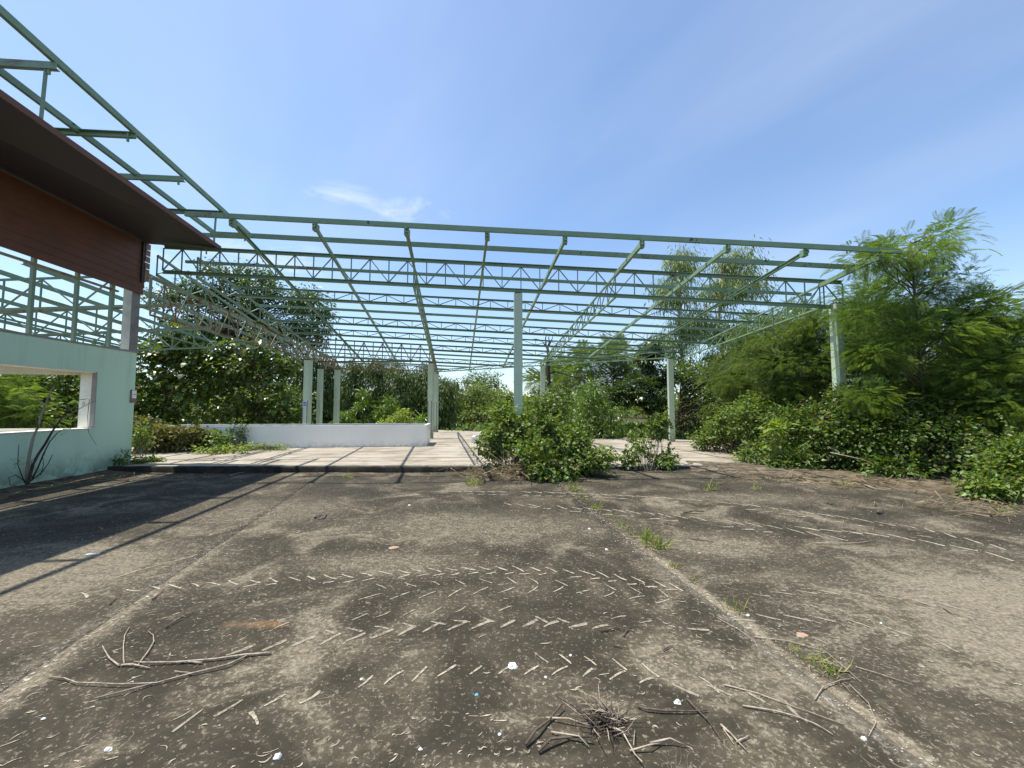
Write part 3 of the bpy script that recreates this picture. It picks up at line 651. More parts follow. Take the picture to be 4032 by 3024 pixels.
# purlins (the third, sixth, ninth and fourteenth are trusses)
for i in range(19):
    y = 8.06 + 0.72 * i
    xl = {0: -7.04, 1: -7.05, 2: -8.8, 3: -8.85}.get(i, rx(1, y) - 0.25)
    if y > 19.6: xl = max(xl, C6[0] + (y - C6[1]) / 0.354)
    xr_ = min({0: 8.35, 1: 8.0, 2: 8.3}.get(i, rx(10, y) + 0.45), back_x(y) + 0.15)
    if xr_ - xl < 0.6: continue
    a, b = np.array([xl, y, zr(xl, y)]), np.array([xr_, y, zr(xr_, y)])
    L_ = xr_ - xl
    if i == 2: truss(a, b, 0.64, 0.64, 36, M['steel'], 0.092, 0.05, 0.023)
    elif i in (5, 8): truss(a, b, 0.26, 0.26, int(L_ / 0.52), M['steel'], 0.055, 0.04, 0.021)
    elif i in (10, 15): truss(a, b, 0.22, 0.20, max(4, int(L_ / 0.55)), M['steel_far'], 0.05, 0.04, 0.02, True)
    elif i == 12: 
        xm = -3.6; mid_ = np.array([xm, y, zr(xm, y)])
        truss(a, mid_, a[2] - 3.50, mid_[2] - 3.52, 14, M['steel_rust'], 0.06, 0.05, 0.03, True)
        truss(mid_, b, 0.22, 0.22, int((xr_ - xm) / 0.55), M['steel_far'], 0.06, 0.05, 0.024, True)
    else:
        m_ = MB(); m_.channel(a, b, 0.05, 0.105 if i < 2 else 0.075, flip=-1); m_.build('purlin', M['steel'] if i < 9 else M['steel_far'], roof)
    if i == 0:
        for k in range(2, 12):
            m_ = MB(); xx = rx(k, y + 0.03)
            if xx > xr_: continue
            m_.box((xx - 0.05, y + 0.01, zr(xx, y) - 0.20), (xx + 0.05, y + 0.13, zr(xx, y) - 0.058)); m_.build('bracket', M['steel'], roof)
# rafters below the purlins; every third is a truss over the columns
for k in range(len(RX)):
    y0_ = 9.75 if k < 2 else 8.02
    y1_ = y0_ + 5
    for _ in range(30): y1_ = back_y(rx(k, y1_))
    if k == 11: y0_, y1_ = 9.4, 14.6
    if k < 2: y1_ = 20.0
    dz = 0.115
    a = np.array([rx(k, y0_), y0_, zr(rx(k, y0_), y0_) - dz]); b = np.array([rx(k, y1_), y1_, zr(rx(k, y1_), y1_) - dz])
    if k < 2: truss(a, b, 0.50, 0.30, 16, M['steel_far'], 0.06, 0.045, 0.024, True, top_channel=False)
    elif k in (4, 7, 10):
        zc = {4: 3.55, 7: 3.55, 10: 3.53}[k]
        ycol = {4: 17.1, 7: 18.3, 10: 15.56}[k]
        f = (9.5 - y0_) / (y1_ - y0_)
        m_ = MB(); m_.channel(a, a + (b - a) * f, 0.06, 0.10); m_.build('rafter', M['steel'], roof)
        a2 = a + (b - a) * f; fc = (ycol - y0_) / (y1_ - y0_); b2 = a + (b - a) * min(fc, 1)
        truss(a2, b2, 0.56, max(b2[2] - zc, 0.15), int((ycol - 9.5) / 0.5), M['steel'], 0.042, 0.042, 0.022, False, True, top_channel=False)
        if k == 4: truss(b2, b, max(b2[2] - zc, 0.15), max(b[2] - 3.55, 0.1), 8, M['steel_rust'], 0.05, 0.05, 0.026, True, True, top_channel=False)
    else:
        m_ = MB(); m_.channel(a, b, 0.05, 0.085, flip=-1 if k % 2 else 1); m_.build('rafter', M['steel'], roof)
# slanting rear edge truss and side trusses
p3 = np.array([C3[0], C3[1], zr(*C3) - 0.06]); p6 = np.array([C6[0], C6[1], zr(*C6) - 0.0])
truss(p3, p6, 0.27, 0.10, 22, M['steel'], 0.05, 0.05, 0.026, True, top_channel=False)
C7, C8, C9 = (-8.35, 15.7), (-9.79, 19.6), (-8.99, 19.75)
s0, s1 = at(562, 1240, 10.15), at(574, 1092, 10.15)
a = np.array([-9.68, 10.15, s1[2]]); b = np.array([C7[0], C7[1], 4.02])
truss(a, b, s1[2] - s0[2], 4.02 - 3.51, 18, M['steel_rust'], 0.045, 0.04, 0.026, False, top_channel=False)
truss(b, np.array([C9[0], C9[1], 3.86]), 0.51, 0.36, 9, M['steel_rust'], 0.055, 0.05, 0.03, True, top_channel=False)
truss(np.array([C9[0] - 0.8, C9[1] - 0.05, 3.86]), np.array([C6[0], C6[1], 3.75]), 0.36, 0.24, 11, M['steel_rust'], 0.05, 0.05, 0.026, True, top_channel=False)
# columns
def column(x, y, top, wid=0.215, rot=-0.14, bare=False, cap=True):
    z0 = SLAB - 0.02; c_, s_ = math.cos(rot), math.sin(rot); h = wid / 2; e = 0.012
    def Rr(u_, v_, z): return (x + c_ * u_ - s_ * v_, y + s_ * u_ + c_ * v_, z)
    ring = [(-h + e, -h), (h - e, -h), (h, -h + e), (h, h - e), (h - e, h), (-h + e, h), (-h, h - e), (-h, -h + e)]
    mb = MB(); mb.add([Rr(*q, z0) for q in ring] + [Rr(*q, top) for q in ring], [(i, (i + 1) % 8, 8 + (i + 1) % 8, 8 + i) for i in range(8)] + [tuple(range(7, -1, -1)), tuple(range(8, 16))])
    o = mb.build('column', M['column'], roof)
    if cap:
        mb = MB(); mb.hexa([Rr(u_, v_, z) for z in (top + 0.001, top + 0.035) for u_, v_ in ((-h * .8, -h * .8), (h * .8, -h * .8), (h * .8, h * .8), (-h * .8, h * .8))]); mb.build('cap_plate', M['dark_cap'], o)
    if bare:
        for u0, u1 in ((-h + 0.002, -h + 0.03), (h - 0.055, h - 0.015)):
            mb = MB(); mb.hexa([Rr(u_, v_, z) for z in (z0, 1.80) for u_, v_ in ((u0, -h - 0.004), (u1, -h - 0.004), (u1, -h + 0.001), (u0, -h + 0.001))]); mb.build('bare_strip', M['column_bare'], o)
    return o
column(0.153, 9.5, 4.36, 0.215, -0.02)
column(8.1, 9.5, 4.10, 0.20, 0.15)
column(6.43, 15.56, 3.48); column(*at(2137, 1437, 18.3)[:2], 3.50)
column(-3.60, 17.05, 3.46, bare=True); column(-4.2, 21.3, 3.46, bare=True); column(*C7, 3.44, 0.24, bare=True); column(*C8, 3.46); column(*C9, 3.44)

# second frame, seen through the gap above the mint wall
roofB = empty('steel_roof_frame', W(-14, 12, SLAB), 'weathered green steel roof trusses behind the mint wall, seen through the gap under the siding', 'roof frame')
roof_main = roof; roof = roofB
def zB(x, y): return 5.42 - 0.075 * (-8.3 - x) - 0.052 * (y - 11)
for y in (11.6, 14.2, 16.9, 19.6):
    x0_, x1_ = -8.9, -25.0
    if y > 14.5: x0_ = -10.4
    truss(W(x1_, y, zB(x1_, y) - 0.12), W(x0_, y, zB(x0_, y) - 0.12), 0.62, 0.86, 18, M['steel_far'], 0.06, 0.04, 0.032, y > 12, top_channel=False)
for k in range(15):
    x = -9.2 - k * 1.05; ya = 10.75 + 0.05 * (k % 3)
    m_ = MB(); m_.channel(W(x, ya, zB(x, ya)), W(x, 21.5, zB(x, 21.5)), 0.06, 0.115, flip=-1); m_.build('purlin', M['steel_far'], roof)
for k in range(6):
    x = -11.2 - k * 2.4
    m_ = MB(); m_.bar(W(x, 11.0, zB(x, 11) - 0.80), W(x, 21, zB(x, 21) - 0.80), 0.04, 0.055); m_.build('tie_beam', M['steel_far'], roof)
for y in (12.9, 15.5):
    m_ = MB(); m_.bar(W(-25, y, zB(-25, y) - 0.55), W(-9.0, y, zB(-9, y) - 0.55), 0.06, 0.09); m_.build('tie_beam', M['steel_rust'], roof)
for x, y in ((-24, 11.6), (-24, 19.6), (-16, 19.6)):
    m_ = MB(); m_.bar(W(x, y, 0.1), W(x, y, zB(x, y) - 0.9), 0.2, 0.2); m_.build('column', M['column'], roof)
roof = roof_main

# ------------------------------------------------------------------ planters
PA, PB = gnd(1680, 1757, SLAB), gnd(1100, 1764, SLAB)
ud = (PB - PA); ud[2] = 0; ud /= np.linalg.norm(ud); vd = np.array([-ud[1], ud[0], 0]) * (1 if -ud[1] * 0 + ud[0] > 0 else -1)
if vd[1] < 0: vd = -vd
def pbox(o, ux0, ux1, v0, v1, z0, z1): 
    P = lambda u_, v_, z: o + ud * u_ + vd * v_ + np.array([0, 0, z])
    return MB().hexa([P(ux1, v0, z0), P(ux0, v0, z0), P(ux0, v1, z0), P(ux1, v1, z0), P(ux1, v0, z1), P(ux0, v0, z1), P(ux0, v1, z1), P(ux1, v1, z1)])
def planter(o, length, depth, height, label, tl, th, label_tiles=True):
    r = empty('planter_box', o, label, 'planter')
    t_ = 0.10; h = height
    pbox(o, 0.012, length, 0.012, t_, 0, h).build('side_wall', M['grout'], r); pbox(o, 0.012, length, depth - t_, depth, 0, h).build('side_wall', M['grout'], r)
    pbox(o, 0.012, t_, t_ + 0.001, depth - t_ - 0.001, 0, h - 0.001).build('end_wall', M['grout'], r); pbox(o, length - t_, length, t_ + 0.001, depth - t_ - 0.001, 0, h - 0.001).build('end_wall', M['grout'], r)
    pbox(o, t_, length - t_, t_, depth - t_, 0, h - 0.10).build('soil', M['soil'], r)
    pbox(o, 0.0, length, -0.004, t_ + 0.012, h + 0.0005, h + 0.016).build('rim', M['tile'], r)
    pbox(o, 0.0, t_ + 0.012, t_ + 0.013, depth, h + 0.0005, h + 0.016).build('rim', M['tile'], r)
    pbox(o, t_ + 0.013, length, depth - t_, depth + 0.002, h + 0.0005, h + 0.016).build('rim', M['tile'], r)
    rows = max(1, round(h / th)); th_ = h / rows; nt_ = int(length / tl); g = 0.001
    src = {}
    def tile(kind, c0, hw):
        rl = root_loc(r)
        if kind not in src:
            ob = (pbox(np.zeros(3), -hw, hw, 0.0035, 0.012, g, th_ - g) if kind == 'f' else pbox(np.zeros(3), 0.0035, 0.012, -hw, hw, g, th_ - g)).build('wall_tile', M['tile'])
            ob.parent = r; src[kind] = ob
        else: ob = src[kind].copy(); col.objects.link(ob)
        ob.location = Vector([float(q) for q in (c0 - rl)])
    for j in range(rows):
        for i in range(nt_): tile('f', o + ud * ((i + 0.5) * tl) + vd * 0.006 + np.array([0, 0, j * th_]), tl / 2 - g)
        ne = max(1, int(round(depth / tl)))
        for i in range(ne): tile('e', o + vd * ((i + 0.5) * depth / ne) + ud * 0.006 + np.array([0, 0, j * th_]), depth / ne / 2 - g)
    return r
planter(PA, 9.0, 1.45, 0.735, 'long white tiled planter wall on the raised floor', 0.2, 0.185)
PS = gnd(1856, 1744, SLAB); ud_main = ud; ud = np.array([1.0, 0.02, 0]); vd = np.array([-0.02, 1.0, 0])
def pbox(o, ux0, ux1, v0, v1, z0, z1):
    P = lambda u_, v_, z: o + ud * u_ + vd * v_ + np.array([0, 0, z])
    return MB().hexa([P(ux0, v0, z0), P(ux1, v0, z0), P(ux1, v1, z0), P(ux0, v1, z0), P(ux0, v0, z1), P(ux1, v0, z1), P(ux1, v1, z1), P(ux0, v1, z1)])
planter(PS, 2.2, 1.0, 0.21, 'low white tiled planter box behind the central bush', 0.2, 0.21)

# safety sign on the column behind the planter
sg = at(1208, 1592, 15.56); sgn = empty('safety_sign', (C7[0] - 0.02, 15.555, sg[2] - 0.12), 'white safety notice with a blue disc on the left column behind the planter', 'sign')
def emis_free(name, c): t_ = NT(name); return t_.out(c, 0.5, 0.4)
M['sign_white'] = emis_free('sign_white', (0.62, 0.66, 0.70)); M['sign_blue'] = emis_free('sign_blue', (0.035, 0.075, 0.24)); M['sign_pale'] = emis_free('sign_pale_blue', (0.45, 0.52, 0.68))
sx0, sy0, sz0 = C7[0] - 0.035, 15.5735, sg[2]
MB().box((sx0 - 0.085, sy0, sz0 - 0.125), (sx0 + 0.085, sy0 + 0.004, sz0 + 0.115)).build('plate', M['sign_white'], sgn)
mb = MB(); mb.add([(sx0 + 0.068 * math.cos(k * math.pi / 12), sy0 - 0.002, sz0 + 0.035 + 0.068 * math.sin(k * math.pi / 12)) for k in range(24)], [tuple(range(24))]); dsc = mb.build('disc', M['sign_blue'], sgn)
for ox_, oz_ in ((-0.02, -0.01), (0.024, 0.008)):
    mb = MB(); pr = [(-.016, -.032), (.014, -.032), (.018, -.004), (.014, .03), (.004, .038), (-.004, .03), (-.01, .012), (-.018, .006)]
    mb.add([(sx0 + ox_ + a_, sy0 - 0.004, sz0 + 0.035 + oz_ + b_) for a_, b_ in pr], [tuple(range(len(pr)))]); mb.build('glove_symbol', M['sign_pale'], dsc)
MB().box((sx0 - 0.078, sy0 - 0.003, sz0 - 0.078), (sx0 + 0.078, sy0 - 0.0005, sz0 - 0.046)).build('caption_band', M['sign_blue'], sgn)

# ------------------------------------------------------------------ vegetation
def bl(px, py, Y, rx_, ry_, rz_, wt=None):
    c_ = at(px, py, Y); return (c_[0], c_[1], max(c_[2], 0.1), rx_, ry_, rz_, wt if wt else rx_ * rz_ + 0.1)
def gx(px, Y): return (px - 2016) / F_PX * Y
# heart-leaved bush swallowing the foot of the middle column
plant('leafy_bush', 'big leafy green bush swallowing the foot of the middle column', 'bush', (0.55, 8.6, 0.08),
      [bl(1985, 1700, 9.0, .55, .4, .5), bl(1990, 1625, 9.2, .26, .22, .2), bl(2110, 1690, 9.0, .6, .4, .55), bl(2080, 1790, 8.3, .6, .45, .45), bl(2235, 1740, 8.7, .6, .4, .45),
       bl(2310, 1810, 8.4, .5, .4, .32), bl(2180, 1845, 7.95, .5, .35, .3), bl(1940, 1770, 8.9, .38, .3, .36)],
      (HEART, 'heart'), 11, stems=6, nclump=200, nleaf=48, clump_r=0.16, size=0.068, sizevar=.5, barkm='bark_pale', limb_r=0.007, sprigs=70, sprig_len=.35)
plant('leafy_bush', 'darker tall shrub just behind the middle column bush', 'bush', (0.75, 11.2, SLAB),
      [bl(2110, 1620, 11.2, .5, .5, .4), bl(2190, 1600, 11.4, .45, .4, .45), bl(2080, 1660, 11, .6, .5, .5), bl(2160, 1700, 11, .7, .5, .5)],
      (HEART, 'heart_dark'), 12, stems=5, nclump=130, nleaf=52, clump_r=0.2, size=0.075, barkm='bark', limb_r=0.01)
plant('leafy_bush', 'small upright shrub with a tall leaning sprig right of the big bush', 'bush', (gx(2530, 9.1), 9.0, 0.12),
      [bl(2525, 1750, 9.2, .22, .2, .42), bl(2470, 1800, 9.1, .26, .2, .2), bl(2588, 1690, 9.2, .12, .1, .24), bl(2610, 1660, 9.2, .07, .07, .12), bl(2610, 1815, 9.05, .28, .18, .14)],
      (HEART, 'heart'), 13, stems=3, nclump=60, nleaf=26, clump_r=0.11, size=0.066, sizevar=.5, barkm='bark_pale', limb_r=0.006, sprigs=22, sprig_len=.3)
plant('weed', 'low leafy weed between the big bush and the small shrub', 'plant', (gx(2370, 9.35), 9.35, SLAB), [bl(2370, 1795, 9.35, .28, .2, .2)],
      (HEART, 'heart'), 14, stems=3, nclump=22, nleaf=22, clump_r=0.11, size=0.075, barkm='bark_pale', limb_r=0.004)
# bushes by the planter on the left
plant('scrub_bush', 'half dry scrubby bush in front of the left end of the planter', 'bush', (gx(640, 12.2), 12.2, SLAB),
      [bl(600, 1725, 12.0, .7, .5, .38), bl(720, 1720, 12.3, .75, .45, .36), bl(560, 1690, 12.2, .35, .4, .4)],
      (HEART, 'dry'), 15, stems=6, nclump=120, nleaf=34, clump_r=0.19, size=0.085, barkm='bark', limb_r=0.007)
plant('scrub_bush', 'green leafy clump at the planter right of the dry scrub', 'bush', (gx(850, 12.6), 12.6, SLAB),
      [bl(850, 1735, 12.6, .45, .3, .22), bl(800, 1745, 12.5, .4, .3, .18)], (HEART, 'heart'), 16, stems=3, nclump=36, nleaf=30, clump_r=0.16, size=0.085, barkm='bark', limb_r=0.005)
plant('weed', 'thin upright weed standing against the white planter', 'plant', (gx(950, 12.9), 12.9, SLAB),
      [bl(955, 1700, 12.9, .12, .1, .4), bl(925, 1690, 12.9, .1, .1, .35)], (OV, 'heart_dark'), 17, stems=3, nclump=30, nleaf=9, clump_r=0.09, size=0.075, barkm='bark_dark', limb_r=0.005)
plant('creeper', 'low creeper mat spreading over the floor before the planter', 'plant', (gx(900, 11.9), 11.9, SLAB),
      [bl(880, 1770, 11.7, 1.0, .3, .05), bl(1000, 1762, 12.6, 1.2, .2, .05)], (HEART, 'lime'), 18, stems=4, nclump=80, nleaf=16, clump_r=0.12, size=0.06, barkm='bark', limb_r=0.003, up=0.8)
plant('weed', 'bright weed growing at the end of the mint wall', 'plant', (gx(556, 9.95), 9.95, SLAB),
      [bl(560, 1720, 9.95, .14, .12, .32), bl(575, 1815, 9.8, .3, .2, .14)], (OV, 'heart'), 19, stems=3, nclump=44, nleaf=18, clump_r=0.09, size=0.07, barkm='bark_pale', limb_r=0.004)
plant('weed', 'little dark weed against the mint wall beside the kerb', 'plant', W(WALLX + 0.12, 10.3, SLAB),
      [(*W(WALLX + 0.14, 10.28, 0.32), .14, .12, .18, 1)], (OV, 'heart_dark'), 20, stems=2, nclump=16, nleaf=12, clump_r=0.07, size=0.06, barkm='bark_dark', limb_r=0.004)
# bushes along the right
RB = [('dense leafy bush left of the right front column', [bl(2880, 1670, 12.0, .8, .7, .5), bl(2980, 1640, 11.2, .8, .6, .7), bl(3080, 1600, 11.2, .7, .6, .6), bl(2980, 1785, 9.9, .55, .4, .30), bl(2830, 1735, 12.4, .8, .4, .22)], 'heart', 150, 11.2),
      ('tangled bush with dry stalks around the foot of the right front column', [bl(3130, 1700, 9.9, .8, .6, .75), bl(3290, 1750, 9.2, .8, .6, .6), bl(3300, 1610, 9.25, .22, .15, .5), bl(3110, 1815, 9.2, .6, .35, .26)], 'heart_dark', 150, 9.6),
      ('broad dark bush at the middle of the right edge of the yard', [bl(3450, 1720, 8.8, .9, .7, .75), bl(3640, 1740, 8.4, .9, .7, .75), bl(3420, 1600, 9.2, .7, .6, .6), bl(3600, 1610, 9.0, .8, .6, .6), bl(3520, 1850, 8.1, .7, .35, .26)], 'heart_dark', 170, 8.7),
      ('shady bush far right under the feathery trees', [bl(3860, 1740, 8.3, .9, .7, .75), bl(4060, 1700, 8.0, .9, .7, .8), bl(3800, 1600, 8.8, .9, .6, .7), bl(4000, 1590, 8.7, .9, .6, .6)], 'heart_dark', 150, 8.2),
      ('bright low bush at the right margin nearest the camera', [bl(3965, 1870, 6.5, .36, .3, .32), bl(4060, 1820, 6.5, .5, .4, .5), bl(3900, 1930, 6.3, .2, .2, .14)], 'heart', 90, 6.5)]
for i, (lb, bb, mm, nc, Y_) in enumerate(RB):
    plant('leafy_bush', lb, 'bush', (np.mean([b[0] for b in bb]), Y_, 0.0 if i > 1 else 0.1), bb, (HEART, mm), 30 + i, 'bushes along the right side of the yard', stems=7, nclump=int(nc * 1.5), nleaf=56, clump_r=0.20, size=0.062 if i != 4 else 0.055, sizevar=.5, barkm='bark', limb_r=0.008, sprigs=60, sprig_len=.5)
plant('sapling', 'yellow green broad leaved sapling in front of the right bushes', 'plant', (gx(3065, 9.35), 9.35, 0.1),
      [bl(3060, 1690, 9.35, .3, .2, .2), bl(3070, 1745, 9.3, .25, .2, .15)], (OV, 'lime'), 36, stems=2, nclump=16, nleaf=12, clump_r=0.13, size=0.14, barkm='bark_pale', limb_r=0.008)
# feathery trees on the right
def feather(label, base, bb, seed, nc, nl=58, size=0.165, mat='feather', pods=10, lean=(0, 0)):
    top = max(b[2] for b in bb); bx = np.array(base, float)
    mxy = np.array([np.average([b[0] for b in bb], weights=[b[6] for b in bb]), np.average([b[1] for b in bb], weights=[b[6] for b in bb])])
    tr = [bx, bx + np.array([*(mxy - bx[:2]) * 0.25, (top - bx[2]) * 0.35]), bx + np.array([*(mxy - bx[:2]) * 0.7, (top - bx[2]) * 0.7]), np.array([*mxy, top - 0.2])]
    return plant('feathery_tree', label, 'tree', base, bb, (FROND, mat), seed, 'feathery leaved trees on the right', trunk=tr, trunk_r=0.055, nclump=nc, nleaf=nl, clump_r=0.31, size=size,
                 sizevar=0.35, droop=0.2, outward=1.2, up=0.72, crown_name='crown', stem_name='trunk', barkm='bark', pods=pods, limb_r=0.014)
feather('tallest feathery tree reaching over the right end of the roof frame', (gx(3640, 9.0), 9.0, 0), [bl(3580, 1150, 8.9, .65, .6, .5), bl(3640, 1010, 8.9, .5, .4, .35), bl(3715, 920, 8.9, .28, .25, .16), bl(3790, 1120, 8.8, .6, .5, .32),
        bl(3860, 1210, 8.7, .35, .4, .3), bl(3520, 1290, 9.1, .6, .7, .5), bl(3650, 1320, 8.7, .9, .7, .5), bl(3400, 1030, 8.6, .40, .35, .22), bl(3500, 1010, 8.8, .35, .3, .3), bl(3440, 1400, 8.9, .35, .25, .5), bl(3385, 1240, 8.9, .2, .2, .2), bl(3400, 1570, 8.9, .35, .3, .3), bl(3760, 1300, 8.8, .6, .5, .4)], 41, 120)
feather('feathery tree left of the right front column', (gx(3040, 11.8), 11.8, 0.1), [bl(3060, 1330, 11.6, .8, .7, .45), bl(3140, 1430, 11.2, 1.0, .8, .6), bl(2990, 1440, 11.8, .6, .6, .45), bl(3180, 1270, 11.0, .6, .5, .4), bl(3090, 1530, 11.4, .9, .7, .5)], 42, 95, mat='feather_blue')
feather('feathery tree at the right margin of the picture', (gx(4010, 8.4), 8.4, 0), [bl(3930, 1240, 8.4, .26, .26, .28), bl(4030, 1330, 8.3, .5, .5, .35), bl(4000, 1460, 8.2, .8, .6, .4), bl(3830, 1480, 8.6, .8, .6, .45), bl(3930, 1600, 8.2, .7, .5, .35), bl(4120, 1450, 8, .6, .5, .5)], 43, 110, mat='feather', pods=0)
feather('shorter feathery tree standing behind the right front column', (gx(3400, 10.4), 10.4, 0), [bl(3350, 1480, 10.6, .9, .8, .6), bl(3550, 1480, 10.2, 1.0, .8, .6), bl(3450, 1600, 10.0, 1.0, .7, .5), bl(3700, 1560, 9.8, 1.0, .7, .6), bl(3300, 1340, 10.6, .6, .5, .4)], 44, 125, mat='feather_blue', pods=5)
feather('feathery tree in the dark far right corner', (gx(3900, 11.5), 11.5, 0), [bl(3800, 1430, 11.5, 1.2, .8, .7), bl(4000, 1400, 11.5, 1.2, .8, .8), bl(3650, 1580, 11.5, 1.3, .8, .8), bl(3950, 1600, 11.5, 1.4, .8, .8)], 45, 110, size=0.21, pods=0)
feather('feathery tree filling the middle of the right hand thicket', (gx(3450, 12.5), 12.5, 0), [bl(3340, 1260, 12.5, .8, .7, .6), bl(3430, 1180, 12.5, .8, .7, .6), bl(3560, 1260, 12.3, .9, .7, .6), bl(3420, 1370, 12.3, 1.1, .8, .7), bl(3650, 1400, 12.2, 1.1, .8, .7), bl(3200, 1400, 12.6, .9, .7, .7)], 46, 125, size=0.20, mat='feather', pods=6)
feather('wispy feathery tree between the tall sparse trees and the right front column', (gx(3080, 14), 14, 0.1), [bl(3000, 1300, 14, .8, .7, .6), bl(3120, 1260, 14, .8, .7, .6), bl(2930, 1400, 14, .8, .7, .6), bl(3080, 1400, 14, 1.0, .7, .7), bl(2880, 1500, 14, .9, .7, .6)], 47, 80, size=0.21, mat='feather_blue', pods=4)
# tall sparse trees behind on the right
def gum(label, px, Y, bb, seed, nc):
    top = max(b[2] for b in bb); b0 = np.array([gx(px, Y), Y, -0.1])
    plant('tall_sparse_tree', label, 'tree', b0, bb, (HANG, 'gum'), seed, 'tall sparse trees behind the roof frame', trunk=[b0, b0 + [0.1, 0, top * 0.3], b0 + [-0.15, 0, top * 0.65], b0 + [0.1, 0, top]], trunk_r=0.17, nclump=int(nc * 1.9), nleaf=95, clump_r=0.62,
          size=0.27, droop=1.6, outward=0.3, up=0.2, crown_name='crown', stem_name='trunk', barkm='bark_pale', limb_r=0.035)
gum('left one of the two tall sparse olive green trees', 2690, 25, [bl(2690, 1040, 25, 1.0, 1, 1.0), bl(2650, 1150, 25, 1.3, 1.2, 1.1), bl(2730, 1270, 25, 1.2, 1.2, 1.2), bl(2640, 1350, 25, 1.0, 1, 1.2), bl(2700, 1450, 25, 1.0, 1, .8)], 51, 62)
gum('right and fuller one of the two tall sparse olive green trees', 2850, 25.5, [bl(2900, 1025, 25.5, 1.3, 1.2, .8), bl(2930, 1120, 25.5, 1.6, 1.4, 1.1), bl(2840, 1150, 25.5, 1.2, 1.2, 1.2), bl(2870, 1300, 25.5, 1.5, 1.3, 1.2), bl(2950, 1380, 25.5, 1.0, 1, .9), bl(2830, 1430, 25.5, 1.1, 1, 1)], 52, 85)
# dark whorled tree, glossy shrubs in the middle distance
b0 = np.array([gx(2555, 18.6), 18.6, SLAB - 0.2])
plant('glossy_tree', 'dark tree with glossy whorled leaves left of the right rear column', 'tree', b0, [bl(2560, 1420, 18.8, .6, .6, .6), bl(2530, 1540, 18.6, 1.2, .9, .6), bl(2590, 1600, 18.4, .9, .8, .4), bl(2450, 1560, 18.5, .7, .6, .5), bl(2620, 1500, 18.8, .7, .7, .6), bl(2570, 1370, 18.8, .3, .3, .3)],
      (WHORL, 'dark'), 61, trunk=[b0, b0 + [0.05, 0, 1.6], b0 + [0, 0, 4.2]], trunk_r=0.1, nclump=120, nleaf=9, clump_r=0.3, size=0.24, droop=0.1, outward=1.2, up=0.9, crown_name='crown', stem_name='trunk', barkm='bark_dark', limb_r=0.02)
for i, (lb, px, bb, mm) in enumerate([
    ('yellowish green glossy shrub at the back edge of the floor', 2320, [bl(2300, 1590, 17.8, .9, .7, .7), bl(2390, 1640, 17.5, .8, .6, .6), bl(2330, 1540, 17.8, .5, .5, .45), bl(2270, 1670, 17.3, .8, .6, .5), bl(2400, 1700, 17.2, .7, .5, .4)], 'mango'),
    ('dark green shrub behind the column hidden by the big bush', 2190, [bl(2180, 1560, 19.6, .7, .6, .7), bl(2130, 1600, 19.6, .7, .6, .7), bl(2190, 1660, 19.4, .9, .6, .7), bl(2090, 1640, 19.6, .6, .6, .7)], 'heart_dark')]):
    b0 = np.array([gx(px, 17.8 + 1.8 * i), 17.8 + 1.8 * i, SLAB - 0.1])
    plant('glossy_shrub', lb, 'shrub', b0, bb, (LANCE if i == 0 else OV, mm), 62 + i, stems=5, nclump=100, nleaf=30, clump_r=0.3, size=0.21 if i == 0 else 0.15, droop=0.5, barkm='bark', limb_r=0.014)
b0 = np.array([gx(2660, 20.0), 20.0, -0.1])
plant('shade_tree', 'shady low tree filling the gap behind the right rear column', 'tree', b0, [bl(2720, 1500, 20, 1.2, 1, 1.0), bl(2820, 1480, 20, 1.3, 1, 1.0), bl(2930, 1500, 20, 1.3, 1, 1.0), bl(2850, 1600, 19, 1.4, 1, .9), bl(2980, 1580, 18, 1.3, 1, .9), bl(2650, 1640, 20.5, 1.2, .8, .6), bl(2780, 1680, 19, 1.5, .9, .5)],
      (OV, 'heart_dark'), 66, trunk=[b0, b0 + [0.1, 0, 1.2], b0 + [0.3, 0, 3.0]], trunk_r=0.09, nclump=200, nleaf=38, clump_r=0.42, size=0.15, crown_name='crown', stem_name='trunk', limb_r=0.02)
def feather_far(label, px, Y, bb, seed, nc):
    b0 = np.array([gx(px, Y), Y, -0.1]); top = max(b[2] for b in bb)
    plant('feathery_tree', label, 'tree', b0, bb, (FROND, 'feather_blue'), seed, 'feathery trees beyond the floor', trunk=[b0, b0 + [0.2, 0, top * .4], b0 + [0.4, 0, top]], trunk_r=0.1, nclump=nc, nleaf=20, clump_r=0.6, size=0.62, droop=0.15, outward=1.2, up=0.75,
          crown_name='crown', stem_name='trunk', limb_r=0.03)
feather_far('feathery tree rising behind the glossy shrubs left of the dark tree', 2400, 27, [bl(2330, 1420, 27, 1.3, 1, .8), bl(2440, 1400, 27, 1.4, 1, .8), bl(2500, 1460, 27, 1.3, 1, .8), bl(2240, 1480, 27, 1.3, 1, .8), bl(2420, 1500, 27, 2.0, 1, .9)], 67, 66)
feather_far('small feathery tree right behind the dead trunk', 2230, 30, [bl(2220, 1440, 30, 1.3, 1, .7), bl(2140, 1500, 30, 1.5, 1, .7), bl(2270, 1490, 30, 1.4, 1, .7)], 68, 40)
feather_far('far feathery tree low behind the tall sparse trees', 3060, 19, [bl(3050, 1440, 19, 1.4, 1, .9), bl(2960, 1500, 19, 1.3, 1, .8), bl(3150, 1520, 18, 1.6, 1, .9), bl(3000, 1570, 18, 1.5, 1, .7)], 69, 60)
